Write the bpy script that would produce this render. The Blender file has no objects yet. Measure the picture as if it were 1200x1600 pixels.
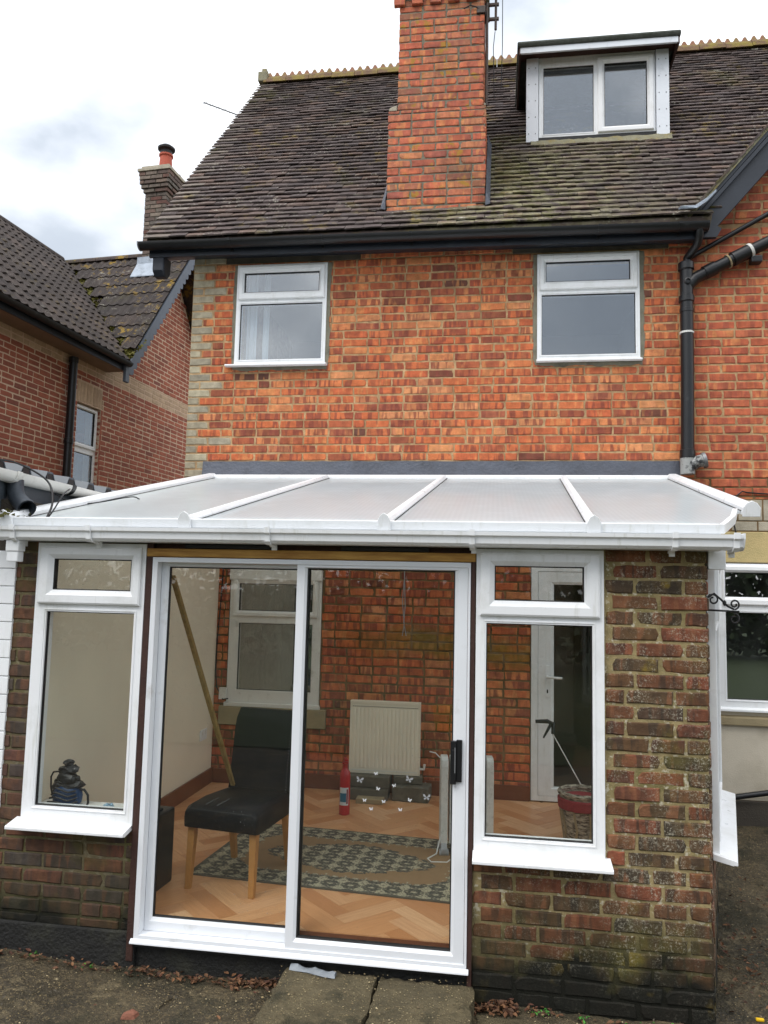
import bpy, bmesh, math, random
import numpy as np
from mathutils import Matrix, Vector, Euler

random.seed(7)
SC = bpy.context.scene
COL = SC.collection
R = math.radians
D = 2.795                      # distance from the conservatory front to the house wall (m)

# ------------------------------------------------------------------ camera
def view_axes(yaw, pitch, roll):
    f0 = Vector((-math.sin(yaw), math.cos(yaw), 0)); r0 = Vector((math.cos(yaw), math.sin(yaw), 0)); u0 = Vector((0, 0, 1))
    f = f0 * math.cos(pitch) + u0 * math.sin(pitch); u = u0 * math.cos(pitch) - f0 * math.sin(pitch)
    return r0 * math.cos(roll) - u * math.sin(roll), u * math.cos(roll) + r0 * math.sin(roll), f
CAM = Vector((0.0, -3.8905, 1.802))
AX = view_axes(R(8.27), R(5.684), R(-1.313))
cam_data = bpy.data.cameras.new('camera'); cam = bpy.data.objects.new('camera', cam_data); COL.objects.link(cam)
m3 = Matrix((AX[0], AX[1], -AX[2])).transposed()
cam.matrix_world = Matrix.Translation(CAM) @ m3.to_4x4()
cam_data.sensor_fit = 'HORIZONTAL'; cam_data.sensor_width = 36.0; cam_data.lens = 36.0 * 1202.17 / 1200.0
cam_data.clip_start = 0.05; cam_data.clip_end = 1000
SC.camera = cam
def in_view(p):
    q = Vector(p) - CAM; d = q.dot(AX[2])
    if d < .2: return False
    return abs(q.dot(AX[0]) / d * 1202.17) < 600 and abs(q.dot(AX[1]) / d * 1202.17) < 800

# ------------------------------------------------------------------ sky, sun, exposure
SUN_EL, SUN_AZ = R(52), R(218)         # azimuth clockwise from +Y: behind the camera, to the left
world = bpy.data.worlds.new('World'); SC.world = world; world.use_nodes = True
wt = world.node_tree; wt.nodes.clear()

def nd(nt, t, ins=None, **props):
    n = nt.nodes.new(t)
    for k, v in props.items(): setattr(n, k, v)
    for k, v in (ins or {}).items():
        if isinstance(v, bpy.types.NodeSocket): nt.links.new(v, n.inputs[k])
        else: n.inputs[k].default_value = v
    return n
def mth(nt, op, a, b=0.0, c=None, clamp=False):
    ins = {0: a, 1: b}
    if c is not None: ins[2] = c
    return nd(nt, 'ShaderNodeMath', ins, operation=op, use_clamp=clamp).outputs[0]
def mixc(nt, f, a, b, blend='MIX'):
    def c(v): return v if isinstance(v, bpy.types.NodeSocket) else (tuple(v) + (1.0,) if len(v) == 3 else v)
    return nd(nt, 'ShaderNodeMix', {0: f, 6: c(a), 7: c(b)}, data_type='RGBA', blend_type=blend).outputs[2]
def remap(nt, v, a, b, c=0.0, d=1.0):
    return nd(nt, 'ShaderNodeMapRange', {0: v, 1: a, 2: b, 3: c, 4: d}, clamp=True).outputs[0]
def noise(nt, vec, scale, detail=4.0, rough=.55, out=0, lac=2.0):
    return nd(nt, 'ShaderNodeTexNoise', {'Vector': vec, 'Scale': scale, 'Detail': detail, 'Roughness': rough, 'Lacunarity': lac}).outputs[out]
def mapping(nt, vec, loc=(0, 0, 0), scale=(1, 1, 1), rot=(0, 0, 0)):
    return nd(nt, 'ShaderNodeMapping', {'Vector': vec, 'Location': loc, 'Scale': scale, 'Rotation': rot}).outputs[0]
def ramp(nt, f, stops, interp='LINEAR'):
    n = nd(nt, 'ShaderNodeValToRGB', {0: f}); cr = n.color_ramp; cr.interpolation = interp
    while len(cr.elements) < len(stops): cr.elements.new(.5)
    for e, (p, c) in zip(cr.elements, stops): e.position = p; e.color = tuple(c) + (1,)
    return n.outputs[0]
def S(r, g, b):                        # 0-255 sRGB to linear
    return tuple((x / 255 / 12.92 if x <= 10 else ((x / 255 + .055) / 1.055) ** 2.4) for x in (r, g, b))

gen = nd(wt, 'ShaderNodeTexCoord').outputs['Generated']
sky = nd(wt, 'ShaderNodeTexSky', sky_type='NISHITA', sun_disc=False, sun_elevation=SUN_EL, sun_rotation=SUN_AZ, air_density=1.0, dust_density=2.0)
sky_s = nd(wt, 'ShaderNodeVectorMath', {0: sky.outputs[0], 'Scale': .12}, operation='SCALE').outputs[0]
cl = noise(wt, mapping(wt, gen, loc=(15.92, 29.93, 28.58), scale=(1, 1, 1.5)), 1.35, 5, .5)
cl2 = noise(wt, mapping(wt, gen, loc=(8.4, 2.2, 5.0), scale=(1, 1, 1.8)), 4.0, 6, .55)
cf = mth(wt, 'ADD', mth(wt, 'MULTIPLY', cl, .8), mth(wt, 'MULTIPLY', cl2, .2))
cloud = ramp(wt, cf, [(.35, (.35, .39, .445)), (.435, (.44, .48, .53)), (.48, (.70, .73, .77)), (.535, (1.15, 1.16, 1.17)), (.67, (1.42, 1.42, 1.42))])
up = nd(wt, 'ShaderNodeSeparateXYZ', {0: gen}).outputs[2]
zen = remap(wt, up, .0, 1.0, .80, 1.25)        # an overcast sky is brighter overhead than at the horizon
cloud = nd(wt, 'ShaderNodeVectorMath', {0: cloud, 'Scale': zen}, operation='SCALE').outputs[0]
skyc = mixc(wt, .88, sky_s, cloud)
bg = nd(wt, 'ShaderNodeBackground', {'Color': skyc, 'Strength': 1.0})
nd(wt, 'ShaderNodeOutputWorld', {0: bg.outputs[0]})

sun_d = bpy.data.lights.new('sun', 'SUN'); sun_d.energy = 1.1; sun_d.angle = R(35); sun_d.color = (1.0, .965, .92)
sun = bpy.data.objects.new('sun', sun_d); COL.objects.link(sun)
sv = Vector((math.sin(SUN_AZ) * math.cos(SUN_EL), math.cos(SUN_AZ) * math.cos(SUN_EL), math.sin(SUN_EL)))
sun.rotation_euler = sv.to_track_quat('Z', 'Y').to_euler(); sun.location = sv * 30
SC.view_settings.view_transform = 'Standard'; SC.view_settings.look = 'None'
SC.view_settings.exposure = 0.8; SC.view_settings.gamma = 1.0; SC.view_settings.use_curve_mapping = False
SC.cycles.use_denoising = True
SC.cycles.max_bounces = 10; SC.cycles.transparent_max_bounces = 16; SC.cycles.diffuse_bounces = 5; SC.cycles.glossy_bounces = 4
SC.cycles.sample_clamp_indirect = 6.0

# ------------------------------------------------------------------ materials
MAT = {}
def new_mat(name):
    m = bpy.data.materials.new(name); m.use_nodes = True; m.node_tree.nodes.clear(); MAT[name] = m
    return m, m.node_tree
def finish(nt, bsdf): nd(nt, 'ShaderNodeOutputMaterial', {0: bsdf})
def pos(nt): return nd(nt, 'ShaderNodeNewGeometry').outputs['Position']
def principled(nt, col, rough=.7, bump=None, spec=.5, metal=0.0, bstr=.3, bdist=.01, coat=0.0):
    ins = {'Base Color': col if isinstance(col, bpy.types.NodeSocket) else tuple(col) + (1,), 'Roughness': rough, 'Specular IOR Level': spec, 'Metallic': metal, 'Coat Weight': coat}
    if bump is not None:
        ins['Normal'] = nd(nt, 'ShaderNodeBump', {'Strength': bstr, 'Distance': bdist, 'Height': bump}).outputs[0]
    return nd(nt, 'ShaderNodeBsdfPrincipled', ins).outputs[0]
def rnd(nt):
    a = nd(nt, 'ShaderNodeObjectInfo').outputs['Random']; b = nd(nt, 'ShaderNodeAttribute', attribute_name='rnd').outputs['Fac']
    return mth(nt, 'FRACT', mth(nt, 'ADD', a, b))
def simple(name, col, rough=.6, var=.15, scale=8.0, bscale=80.0, bstr=.15, metal=0.0, spec=.5, dirt=None, dscale=3.0, dlo=.5, dhi=.75, coat=0.0, bdist=.01):
    m, nt = new_mat(name); p = pos(nt)
    n = noise(nt, p, scale, 5)
    c = mixc(nt, 1.0, tuple(col), nd(nt, 'ShaderNodeCombineColor', {0: remap(nt, n, .2, .8, 1 - var, 1 + var), 1: remap(nt, n, .2, .8, 1 - var, 1 + var), 2: remap(nt, n, .2, .8, 1 - var, 1 + var)}).outputs[0], 'MULTIPLY')
    if dirt is not None:
        c = mixc(nt, remap(nt, noise(nt, p, dscale, 7, .65), dlo, dhi), c, dirt)
    finish(nt, principled(nt, c, rough, noise(nt, p, bscale, 4), spec, metal, bstr, bdist, coat))
    return m

def brick_mat(name, stops, band=None, band_amt=.5, lichen=0.0, algae=0.0, soot=0.0, rough=.85, indoor=False, blotch=.35, ylich=0.0, pale_band=S(214, 144, 90)):
    m, nt = new_mat(name); p = pos(nt); r = rnd(nt)
    c = ramp(nt, r, stops)
    r2 = mth(nt, 'FRACT', mth(nt, 'MULTIPLY', r, 37.7))
    off = nd(nt, 'ShaderNodeCombineXYZ', {0: mth(nt, 'MULTIPLY', r, 31.0), 1: 0.0, 2: mth(nt, 'MULTIPLY', r, 17.0)}).outputs[0]
    pp = nd(nt, 'ShaderNodeVectorMath', {0: p, 1: off}, operation='ADD').outputs[0]
    if band is not None:               # kiln marks across the length of some bricks
        b = noise(nt, mapping(nt, pp, scale=(1, 1, .14)), 24.0, 2, .45)
        bf = mth(nt, 'MULTIPLY', remap(nt, b, .49, .545), remap(nt, r2, .2, .5, .15, band_amt))
        c = mixc(nt, bf, c, band)
        b2 = noise(nt, mapping(nt, pp, loc=(5, 3, 9), scale=(1, 1, .2)), 20.0, 2, .4)
        c = mixc(nt, mth(nt, 'MULTIPLY', remap(nt, b2, .54, .60), remap(nt, r2, .85, .35, 0, .6)), c, pale_band)
        c = mixc(nt, remap(nt, noise(nt, pp, 7.0, 4, .6), .56, .68, 0, .45), c, band)
    n1 = noise(nt, pp, 16, 6, .6)
    v = remap(nt, n1, .25, .75, 1 - blotch, 1 + blotch * .8)
    c = mixc(nt, 1.0, c, nd(nt, 'ShaderNodeCombineColor', {0: v, 1: v, 2: v}).outputs[0], 'MULTIPLY')
    xyz = nd(nt, 'ShaderNodeSeparateXYZ', {0: p})
    if soot:
        sf = remap(nt, noise(nt, p, 2.3, 6, .6), .52, .72, 0, soot)
        c = mixc(nt, sf, c, S(70, 52, 45))
    stk = remap(nt, noise(nt, mapping(nt, p, scale=(1, 1, .07)), 8.0, 5, .65),   .50, .72, 0, .22)
    c = mixc(nt, stk, c, S(84, 62, 52))
    if indoor:                         # algae on the damp wall under the glass roof
        z = xyz.outputs[2]; zz = mth(nt, 'ADD', z, mth(nt, 'MULTIPLY', noise(nt, p, 1.7, 4), .5))
        af = mth(nt, 'MULTIPLY', remap(nt, zz, 1.40, 1.52), remap(nt, zz, 1.72, 1.60))
        xm = remap(nt, xyz.outputs[0], -1.5, -.7)
        c = mixc(nt, mth(nt, 'MULTIPLY', mth(nt, 'MULTIPLY', af, xm), .6), c, S(118, 112, 34))
    if ylich:
        c = mixc(nt, mth(nt, 'MULTIPLY', remap(nt, noise(nt, p, 7.0, 5, .6), .60, .66), ylich), c, S(166, 128, 48))
        c = mixc(nt, mth(nt, 'MULTIPLY', remap(nt, noise(nt, p, 4.0, 6, .7), .56, .68), .5), c, S(128, 118, 92))
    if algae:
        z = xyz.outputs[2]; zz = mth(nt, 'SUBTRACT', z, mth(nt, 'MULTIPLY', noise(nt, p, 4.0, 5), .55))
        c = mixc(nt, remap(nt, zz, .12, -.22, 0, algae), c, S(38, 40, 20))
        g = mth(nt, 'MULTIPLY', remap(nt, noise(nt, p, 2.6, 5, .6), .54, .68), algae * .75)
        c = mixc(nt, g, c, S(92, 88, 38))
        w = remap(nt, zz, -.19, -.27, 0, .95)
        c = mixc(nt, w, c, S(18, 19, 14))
    if lichen:
        xm = remap(nt, xyz.outputs[0], -.1, .75, .25, 1.0)
        sp1 = remap(nt, noise(nt, p, 75, 5, .7), .54, .63); sp2 = remap(nt, noise(nt, mapping(nt, p, loc=(3, 5, 1)), 160, 3, .6), .56, .64)
        msk = mth(nt, 'MULTIPLY', remap(nt, noise(nt, p, 5.5, 6, .7), .44, .62), xm)
        spots = mth(nt, 'MULTIPLY', mth(nt, 'MAXIMUM', sp1, mth(nt, 'MULTIPLY', sp2, .7)), msk)
        c = mixc(nt, mth(nt, 'MULTIPLY', mth(nt, 'MULTIPLY', spots, remap(nt, xyz.outputs[2], -.02, .22, .10, 1.0)), lichen), c, S(190, 184, 164))
        y = mth(nt, 'MULTIPLY', mth(nt, 'MULTIPLY', remap(nt, noise(nt, p, 5.0, 4), .60, .70), xm), remap(nt, xyz.outputs[2], 1.1, 1.6, .15, .75))
        c = mixc(nt, y, c, S(164, 138, 40))
    bmp = mth(nt, 'ADD', noise(nt, pp, 45, 6, .65), mth(nt, 'MULTIPLY', noise(nt, p, 230, 3), .35))
    finish(nt, principled(nt, c, rough, bmp, .3, bstr=.55, bdist=.006))
    return m

def st(cols): return [(i / (len(cols) - 1), c) for i, c in enumerate(cols)]
brick_mat('house_brick', [(0, S(96, 66, 56)), (.05, S(152, 86, 62)), (.2, S(188, 102, 68)), (.45, S(204, 113, 70)), (.65, S(194, 101, 66)), (.8, S(212, 128, 80)), (.93, S(218, 148, 100)), (1, S(162, 90, 68))], band=S(134, 70, 58), band_amt=.75, soot=.3, indoor=True)
brick_mat('wing_brick', st([S(166, 90, 68), S(186, 98, 70), S(196, 108, 74), S(180, 94, 66), S(202, 118, 82), S(170, 90, 68)]), band=S(146, 76, 64), band_amt=.5, soot=.25)
brick_mat('quoin_brick', st([S(162, 152, 130), S(176, 166, 144), S(152, 144, 126), S(182, 172, 146)]), soot=.35)
brick_mat('chimney_brick', st([S(168, 94, 74), S(192, 104, 76), S(204, 114, 82), S(172, 96, 82), S(206, 132, 92), S(158, 110, 86), S(200, 104, 78)]), band=S(150, 88, 78), band_amt=.45, soot=.55, blotch=.36, ylich=.8)
brick_mat('pier_brick', st([S(108, 70, 46), S(98, 72, 48), S(76, 64, 46), S(118, 70, 48), S(102, 76, 50), S(70, 62, 50), S(132, 76, 54), S(98, 66, 46)]), band=S(56, 50, 42), band_amt=.65, soot=.7, lichen=.85, algae=.75, blotch=.45, pale_band=S(138, 92, 64))
brick_mat('left_pier_brick', st([S(96, 66, 48), S(84, 66, 50), S(70, 62, 52), S(108, 68, 52), S(92, 70, 52), S(72, 70, 64), S(122, 72, 56)]), band=S(60, 56, 54), band_amt=.5, soot=.6, pale_band=S(118, 80, 58), algae=.7, blotch=.45)
brick_mat('neighbour_brick', st([S(146, 86, 70), S(162, 94, 74), S(174, 104, 82), S(152, 88, 72), S(168, 98, 78), S(136, 84, 72)]), soot=.15, blotch=.2)
brick_mat('buff_brick', st([S(190, 164, 136), S(200, 174, 146), S(182, 156, 130), S(194, 168, 140)]), soot=.25, blotch=.18)
brick_mat('stack_brick', st([S(120, 112, 102), S(98, 84, 78), S(134, 122, 110), S(104, 72, 64), S(112, 106, 98), S(90, 84, 80)]), soot=.4, blotch=.3)
m, nt = new_mat('mortar'); p = pos(nt)                      # repointed above the flashing, old and dirty below it
c = mixc(nt, remap(nt, noise(nt, p, 22, 5), .3, .7), S(204, 172, 130), S(158, 128, 94))
c = mixc(nt, remap(nt, noise(nt, p, 3.5, 7, .65), .45, .68, 0, .85), c, S(138, 112, 82))
old = mixc(nt, remap(nt, noise(nt, p, 6, 6, .6), .35, .65), S(138, 110, 78), S(92, 78, 52))
c = mixc(nt, remap(nt, nd(nt, 'ShaderNodeSeparateXYZ', {0: p}).outputs[2], 2.80, 2.78), c, old)
finish(nt, principled(nt, c, .95, noise(nt, p, 200, 4), .3, bstr=.5))
def damp_mortar(name, col, dark, lich):
    m, nt = new_mat(name); p = pos(nt)
    c = mixc(nt, remap(nt, noise(nt, p, 14, 6, .6), .3, .7), col, dark)
    c = mixc(nt, remap(nt, noise(nt, p, 3.0, 6, .65), .48, .68, 0, .7), c, S(96, 94, 52))
    c = mixc(nt, mth(nt, 'MULTIPLY', remap(nt, noise(nt, p, 34, 4, .6), .56, .64), lich), c, S(214, 208, 188))
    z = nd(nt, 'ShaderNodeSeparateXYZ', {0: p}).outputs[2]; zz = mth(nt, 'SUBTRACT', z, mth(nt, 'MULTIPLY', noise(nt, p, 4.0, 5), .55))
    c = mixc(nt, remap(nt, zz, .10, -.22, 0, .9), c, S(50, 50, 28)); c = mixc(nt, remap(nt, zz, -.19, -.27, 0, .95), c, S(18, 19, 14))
    finish(nt, principled(nt, c, .95, noise(nt, p, 120, 5, .65), .3, bstr=.8, bdist=.006))
damp_mortar('old_mortar', S(172, 154, 112), S(124, 112, 78), .6)
damp_mortar('dark_mortar', S(118, 106, 80), S(86, 80, 60), .1)
simple('pale_mortar', S(206, 180, 156), .95, .1, 22, 200, .4)
simple('cement', S(126, 122, 106), .95, .2, 14, 120, .6, dirt=S(92, 90, 78), dscale=8)
simple('lintel_concrete', S(82, 76, 66), .95, .25, 12, 110, .6, dirt=S(56, 52, 48), dscale=5)
simple('stained_concrete', S(196, 176, 126), .95, .18, 6, 120, .5, dirt=S(146, 138, 96), dscale=3, dlo=.45, dhi=.7)
simple('pale_block', S(172, 164, 146), .95, .18, 9, 120, .5, dirt=S(130, 124, 108), dscale=4)
simple('cream_render', S(206, 196, 178), .9, .06, 5, 140, .25, dirt=S(176, 166, 146), dscale=2)
simple('stone_sill', S(152, 138, 108), .9, .15, 7, 90, .4)
simple('black_bitumen', S(24, 24, 22), .75, .5, 14, 60, .9, dirt=S(48, 48, 38), dscale=5, dlo=.5, dhi=.72)
simple('render_dark', S(72, 66, 58), .95, .25, 5, 100, .5)
simple('plaster', S(238, 228, 206), .85, .04, 2.5, 120, .1)
simple('room_paint', S(150, 146, 140), .9, .05, 2, 60, .1)
m, nt = new_mat('upvc'); p = pos(nt)
c = mixc(nt, remap(nt, noise(nt, p, 4.5, 7, .65), .52, .78, 0, .7), S(237, 239, 241), S(206, 207, 203))
c = mixc(nt, mth(nt, 'MULTIPLY', remap(nt, noise(nt, mapping(nt, p, scale=(1, 1, .1)), 34, 4, .6), .56, .70), remap(nt, noise(nt, p, 3.0, 3), .45, .65, .1, .5)), c, S(196, 196, 186))
c = mixc(nt, remap(nt, noise(nt, p, 60, 5, .75), .66, .74, 0, .5), c, S(150, 148, 132))
finish(nt, principled(nt, c, remap(nt, noise(nt, p, 9, 4), .3, .7, .26, .42), noise(nt, p, 60, 3), .5, bstr=.03))
simple('aluminium', S(226, 229, 233), .38, .03, 3, 60, .04, dirt=S(196, 196, 194), dscale=6, dlo=.6, dhi=.8)
simple('old_white', S(222, 221, 216), .55, .05, 6, 60, .1, dirt=S(184, 182, 174), dscale=9, dlo=.56, dhi=.76)
simple('dormer_white', S(226, 231, 238), .5, .04, 6, 60, .06, dirt=S(196, 202, 208), dscale=7, dlo=.56, dhi=.78)
simple('gasket', S(20, 20, 21), .6, .1, 5, 60, .05)
simple('black_paint', S(34, 40, 50), .45, .25, 6, 60, .15, dirt=S(58, 62, 66), dscale=8, dlo=.58, dhi=.8)
simple('black_plastic', S(20, 21, 24), .38, .2, 8, 60, .08, dirt=S(60, 62, 64), dscale=10, dlo=.62, dhi=.82)
simple('grey_paint', S(150, 152, 150), .5, .15, 14, 80, .2, dirt=S(46, 48, 50), dscale=14, dlo=.52, dhi=.6)
simple('lead', S(84, 88, 98), .5, .25, 10, 40, .5, metal=.3, dirt=S(58, 60, 66), dscale=5)
simple('pale_lead', S(150, 160, 172), .5, .2, 10, 40, .5, metal=.2, dirt=S(104, 112, 122), dscale=7)
simple('dark_timber', S(58, 34, 26), .7, .35, 9, 90, .4)
simple('skirting_wood', S(112, 62, 36), .45, .2, 10, 60, .15)
simple('felt', S(78, 82, 76), .95, .35, 30, 160, .8, dirt=S(52, 58, 44), dscale=9)
simple('ridge_clay', S(160, 116, 94), .9, .25, 12, 90, .5, dirt=S(146, 132, 86), dscale=7, dlo=.45, dhi=.62)
simple('ridge_moss', S(108, 84, 64), .95, .3, 14, 90, .6, dirt=S(128, 112, 52), dscale=9, dlo=.42, dhi=.6)
simple('lichen_stone', S(138, 134, 112), .95, .25, 14, 90, .6, dirt=S(150, 130, 60), dscale=11)
simple('bargeboard_grey', S(92, 100, 112), .6, .15, 8, 60, .2)
simple('terracotta', S(178, 84, 62), .75, .12, 9, 80, .2)
simple('cowl_metal', S(52, 50, 50), .55, .2, 9, 60, .2, metal=.5)
simple('galvanised', S(132, 134, 136), .5, .15, 12, 60, .15, metal=.6)
simple('rust_metal', S(70, 62, 58), .6, .25, 20, 80, .3, metal=.5, dirt=S(96, 64, 46), dscale=18)
simple('leather', S(13, 14, 17), .45, .15, 16, 260, .12, spec=.22)
simple('oak_leg', S(176, 126, 70), .45, .15, 20, 80, .1)
simple('stitching', S(92, 92, 92), .8, .1)
simple('extinguisher_red', S(176, 24, 34), .3, .08, 5, 40, .03, coat=.3)
simple('label_paper', S(212, 222, 226), .6, .05)
simple('label_blue', S(40, 110, 140), .6, .1)
simple('radiator_cream', S(236, 230, 212), .4, .05, 4, 60, .05)
simple('heater_white', S(208, 208, 204), .45, .1, 30, 90, .15, dirt=S(150, 150, 146), dscale=22, dlo=.56, dhi=.72)
simple('heater_grey', S(150, 152, 154), .5, .1)
simple('concrete_block', S(104, 100, 88), .95, .3, 14, 120, .9, dirt=S(70, 68, 58), dscale=7)
simple('blue_plastic', S(24, 62, 104), .4, .2, 12, 60, .1)
simple('crumple', S(150, 178, 196), .4, .35, 30, 40, .4)
simple('sticker', S(214, 216, 218), .5, .1, 20, 40, .05)
simple('yellow_plastic', S(226, 182, 20), .5, .1)
simple('clay_fragment', S(128, 82, 64), .9, .25, 30, 120, .6)
simple('grey_scrap', S(122, 128, 134), .5, .3, 18, 60, .5)
simple('fabric_red', S(136, 44, 50), .85, .3, 30, 120, .3)
simple('cable_black', S(22, 22, 24), .5, .1)
simple('cable_pale', S(206, 206, 202), .5, .1)
simple('curtain', S(206, 212, 216), .85, .05)
simple('slate_blue', S(74, 82, 90), .45, .15, 8, 60, .1)
simple('soffit_brown', S(138, 116, 96), .8, .15, 6, 60, .2)
simple('drain_grey', S(56, 62, 70), .5, .2, 10, 60, .15)
simple('iron', S(16, 16, 18), .5, .2, 30, 100, .2)

def tile_mat(name, stops, lichen_col, lichen_amt, moss=0.0, moss_scale=1.6, mlo=.56, mhi=.68, pale=.0, rough=.82, runoff=False):
    m, nt = new_mat(name); p = pos(nt); r = rnd(nt)
    c = ramp(nt, r, stops)
    v = remap(nt, noise(nt, p, 9, 6, .6), .25, .75, .65, 1.35)
    c = mixc(nt, 1.0, c, nd(nt, 'ShaderNodeCombineColor', {0: v, 1: v, 2: v}).outputs[0], 'MULTIPLY')
    if pale:
        vo = nd(nt, 'ShaderNodeTexVoronoi', {'Vector': p, 'Scale': 26.0}).outputs['Distance']
        sp = mth(nt, 'MULTIPLY', remap(nt, vo, .30, .18), remap(nt, noise(nt, p, 3.5, 5, .6), .50, .66))
        st2 = remap(nt, noise(nt, mapping(nt, p, scale=(.35, 1, 1)), 14, 5, .65), .60, .70)
        st2 = mth(nt, 'MULTIPLY', st2, remap(nt, noise(nt, p, 1.3, 3), .42, .62))
        c = mixc(nt, mth(nt, 'MULTIPLY', mth(nt, 'MAXIMUM', sp, st2), pale), c, S(176, 172, 158))
    if lichen_amt:
        lf = mth(nt, 'MULTIPLY', remap(nt, noise(nt, p, 7.5, 5, .65), .54, .64), remap(nt, noise(nt, p, 1.1, 3), .46, .60))
        c = mixc(nt, mth(nt, 'MULTIPLY', lf, lichen_amt), c, lichen_col)
    if runoff:                         # moss and lichen where water runs off the dormer and round the chimney
        q = nd(nt, 'ShaderNodeSeparateXYZ', {0: p}); wob_ = mth(nt, 'MULTIPLY', mth(nt, 'SUBTRACT', noise(nt, p, 2.5, 5, .6), .5), 1.6)
        gx_ = mth(nt, 'ADD', q.outputs[0], wob_); fx_ = mth(nt, 'MULTIPLY', remap(nt, gx_, -.9, -.1), remap(nt, gx_, 1.6, .5))
        fz_ = mth(nt, 'MULTIPLY', remap(nt, mth(nt, 'ADD', q.outputs[2], wob_), 6.7, 6.2), fx_)
        sp_ = remap(nt, noise(nt, mapping(nt, p, scale=(.6, 1, 1)), 13, 6, .7), .44, .58)
        c = mixc(nt, mth(nt, 'MULTIPLY', mth(nt, 'MULTIPLY', fz_, sp_), .7), c, S(150, 146, 112))
        sm_ = mth(nt, 'MULTIPLY', remap(nt, noise(nt, p, 10, 5, .65), .50, .60), fz_)
        c = mixc(nt, mth(nt, 'MULTIPLY', sm_, .6), c, S(88, 86, 42))
    if moss:
        mf = mth(nt, 'MULTIPLY', remap(nt, noise(nt, p, moss_scale, 4, .6), mlo, mhi), remap(nt, noise(nt, p, 16, 4, .6), .40, .62))
        c = mixc(nt, mth(nt, 'MULTIPLY', mf, moss), c, S(84, 82, 34))
    finish(nt, principled(nt, c, rough, noise(nt, p, 70, 5, .65), .3, bstr=.6, bdist=.006))
tile_mat('roof_tile', st([S(76, 67, 66), S(88, 77, 75), S(82, 73, 72), S(96, 82, 78), S(78, 70, 69), S(106, 88, 80), S(84, 75, 74)]), S(150, 132, 62), .5, moss=.85, moss_scale=.9, mlo=.55, mhi=.66, pale=1.0, runoff=True)
tile_mat('verge_tile', st([S(112, 102, 96), S(128, 118, 110), S(100, 90, 84), S(136, 126, 116)]), S(150, 132, 62), .2, pale=.4)
tile_mat('concrete_tile', st([S(58, 52, 50), S(66, 58, 55), S(54, 49, 48), S(72, 62, 58)]), S(158, 128, 44), .75, moss=.35, pale=.55)
tile_mat('main_concrete_tile', st([S(66, 59, 56), S(74, 66, 62), S(60, 54, 52), S(80, 70, 65)]), S(150, 128, 60), .2, moss=.0, pale=.25)

def glass_mat(name, r0=.05, tint=(.93, .95, .94), rough=0.0, dust=.02):
    m, nt = new_mat(name)
    f = nd(nt, 'ShaderNodeLayerWeight', {'Blend': .5}).outputs['Facing']
    fr = mth(nt, 'ADD', mth(nt, 'MULTIPLY', mth(nt, 'POWER', f, 5.0), 1 - r0), r0)
    tr = nd(nt, 'ShaderNodeBsdfTransparent', {0: tuple(tint) + (1,)}).outputs[0]
    gl = nd(nt, 'ShaderNodeBsdfGlossy', {0: (1, 1, 1, 1), 'Roughness': rough}).outputs[0]
    mx = nd(nt, 'ShaderNodeMixShader', {0: fr, 1: tr, 2: gl}).outputs[0]
    if dust:
        p = pos(nt); df = nd(nt, 'ShaderNodeBsdfDiffuse', {0: (.7, .7, .68, 1)}).outputs[0]
        spk = mth(nt, 'MULTIPLY', remap(nt, noise(nt, p, 130, 2, .5), .71, .76), remap(nt, noise(nt, p, 2.0, 4), .46, .60, .0, .45))
        fac = mth(nt, 'ADD', mth(nt, 'MULTIPLY', remap(nt, noise(nt, mapping(nt, p, scale=(1, 1, .3)), 3.2, 6, .65), .38, .75), dust * 2.2), spk)
        mx = nd(nt, 'ShaderNodeMixShader', {0: fac, 1: mx, 2: df}).outputs[0]
    finish(nt, mx)
glass_mat('glass', .036, dust=.002)
glass_mat('upper_glass', .19, tint=(.90, .94, .96), dust=.01)

# translucent multiwall sheet
m, nt = new_mat('polycarbonate'); p = pos(nt)
fl = nd(nt, 'ShaderNodeTexWave', {'Vector': p, 'Scale': 11.0, 'Distortion': 0.0}, wave_type='BANDS', bands_direction='X').outputs['Fac']
dn = noise(nt, mapping(nt, p, scale=(1, .5, 1)), 2.2, 7, .65)
pc = mixc(nt, remap(nt, dn, .40, .72, 0, .55), S(240, 248, 254), S(222, 231, 237))
pc = mixc(nt, mth(nt, 'MULTIPLY', fl, .22), pc, S(190, 200, 206))
wet = noise(nt, p, 7.0, 5, .6)
bmpn = nd(nt, 'ShaderNodeBump', {'Strength': .12, 'Distance': .004, 'Height': mth(nt, 'ADD', fl, wet)}).outputs[0]
pb = nd(nt, 'ShaderNodeBsdfPrincipled', {'Base Color': pc, 'Roughness': remap(nt, wet, .3, .7, .03, .18), 'Specular IOR Level': .5, 'Normal': bmpn}).outputs[0]
tl = nd(nt, 'ShaderNodeBsdfTranslucent', {0: (.95, .96, .94, 1)}).outputs[0]
mx = nd(nt, 'ShaderNodeMixShader', {0: .46, 1: pb, 2: tl}).outputs[0]
finish(nt, nd(nt, 'ShaderNodeMixShader', {0: .20, 1: mx, 2: nd(nt, 'ShaderNodeBsdfTransparent', {0: (.95, .97, .97, 1)}).outputs[0]}).outputs[0])

# oak batten / lintel with long grain
def wood(name, a, b, axis=(1, 8, 8), rough=.6):
    m, nt = new_mat(name); p = pos(nt)
    g = noise(nt, mapping(nt, p, scale=axis), 6, 6, .6)
    finish(nt, principled(nt, mixc(nt, remap(nt, g, .32, .68), a, b), rough, g, .4, bstr=.2))
wood('lintel_timber', S(156, 110, 46), S(196, 152, 76), (1, 9, 9))
wood('batten_wood', S(132, 104, 56), S(168, 138, 82), (9, 9, 1.2))
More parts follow.
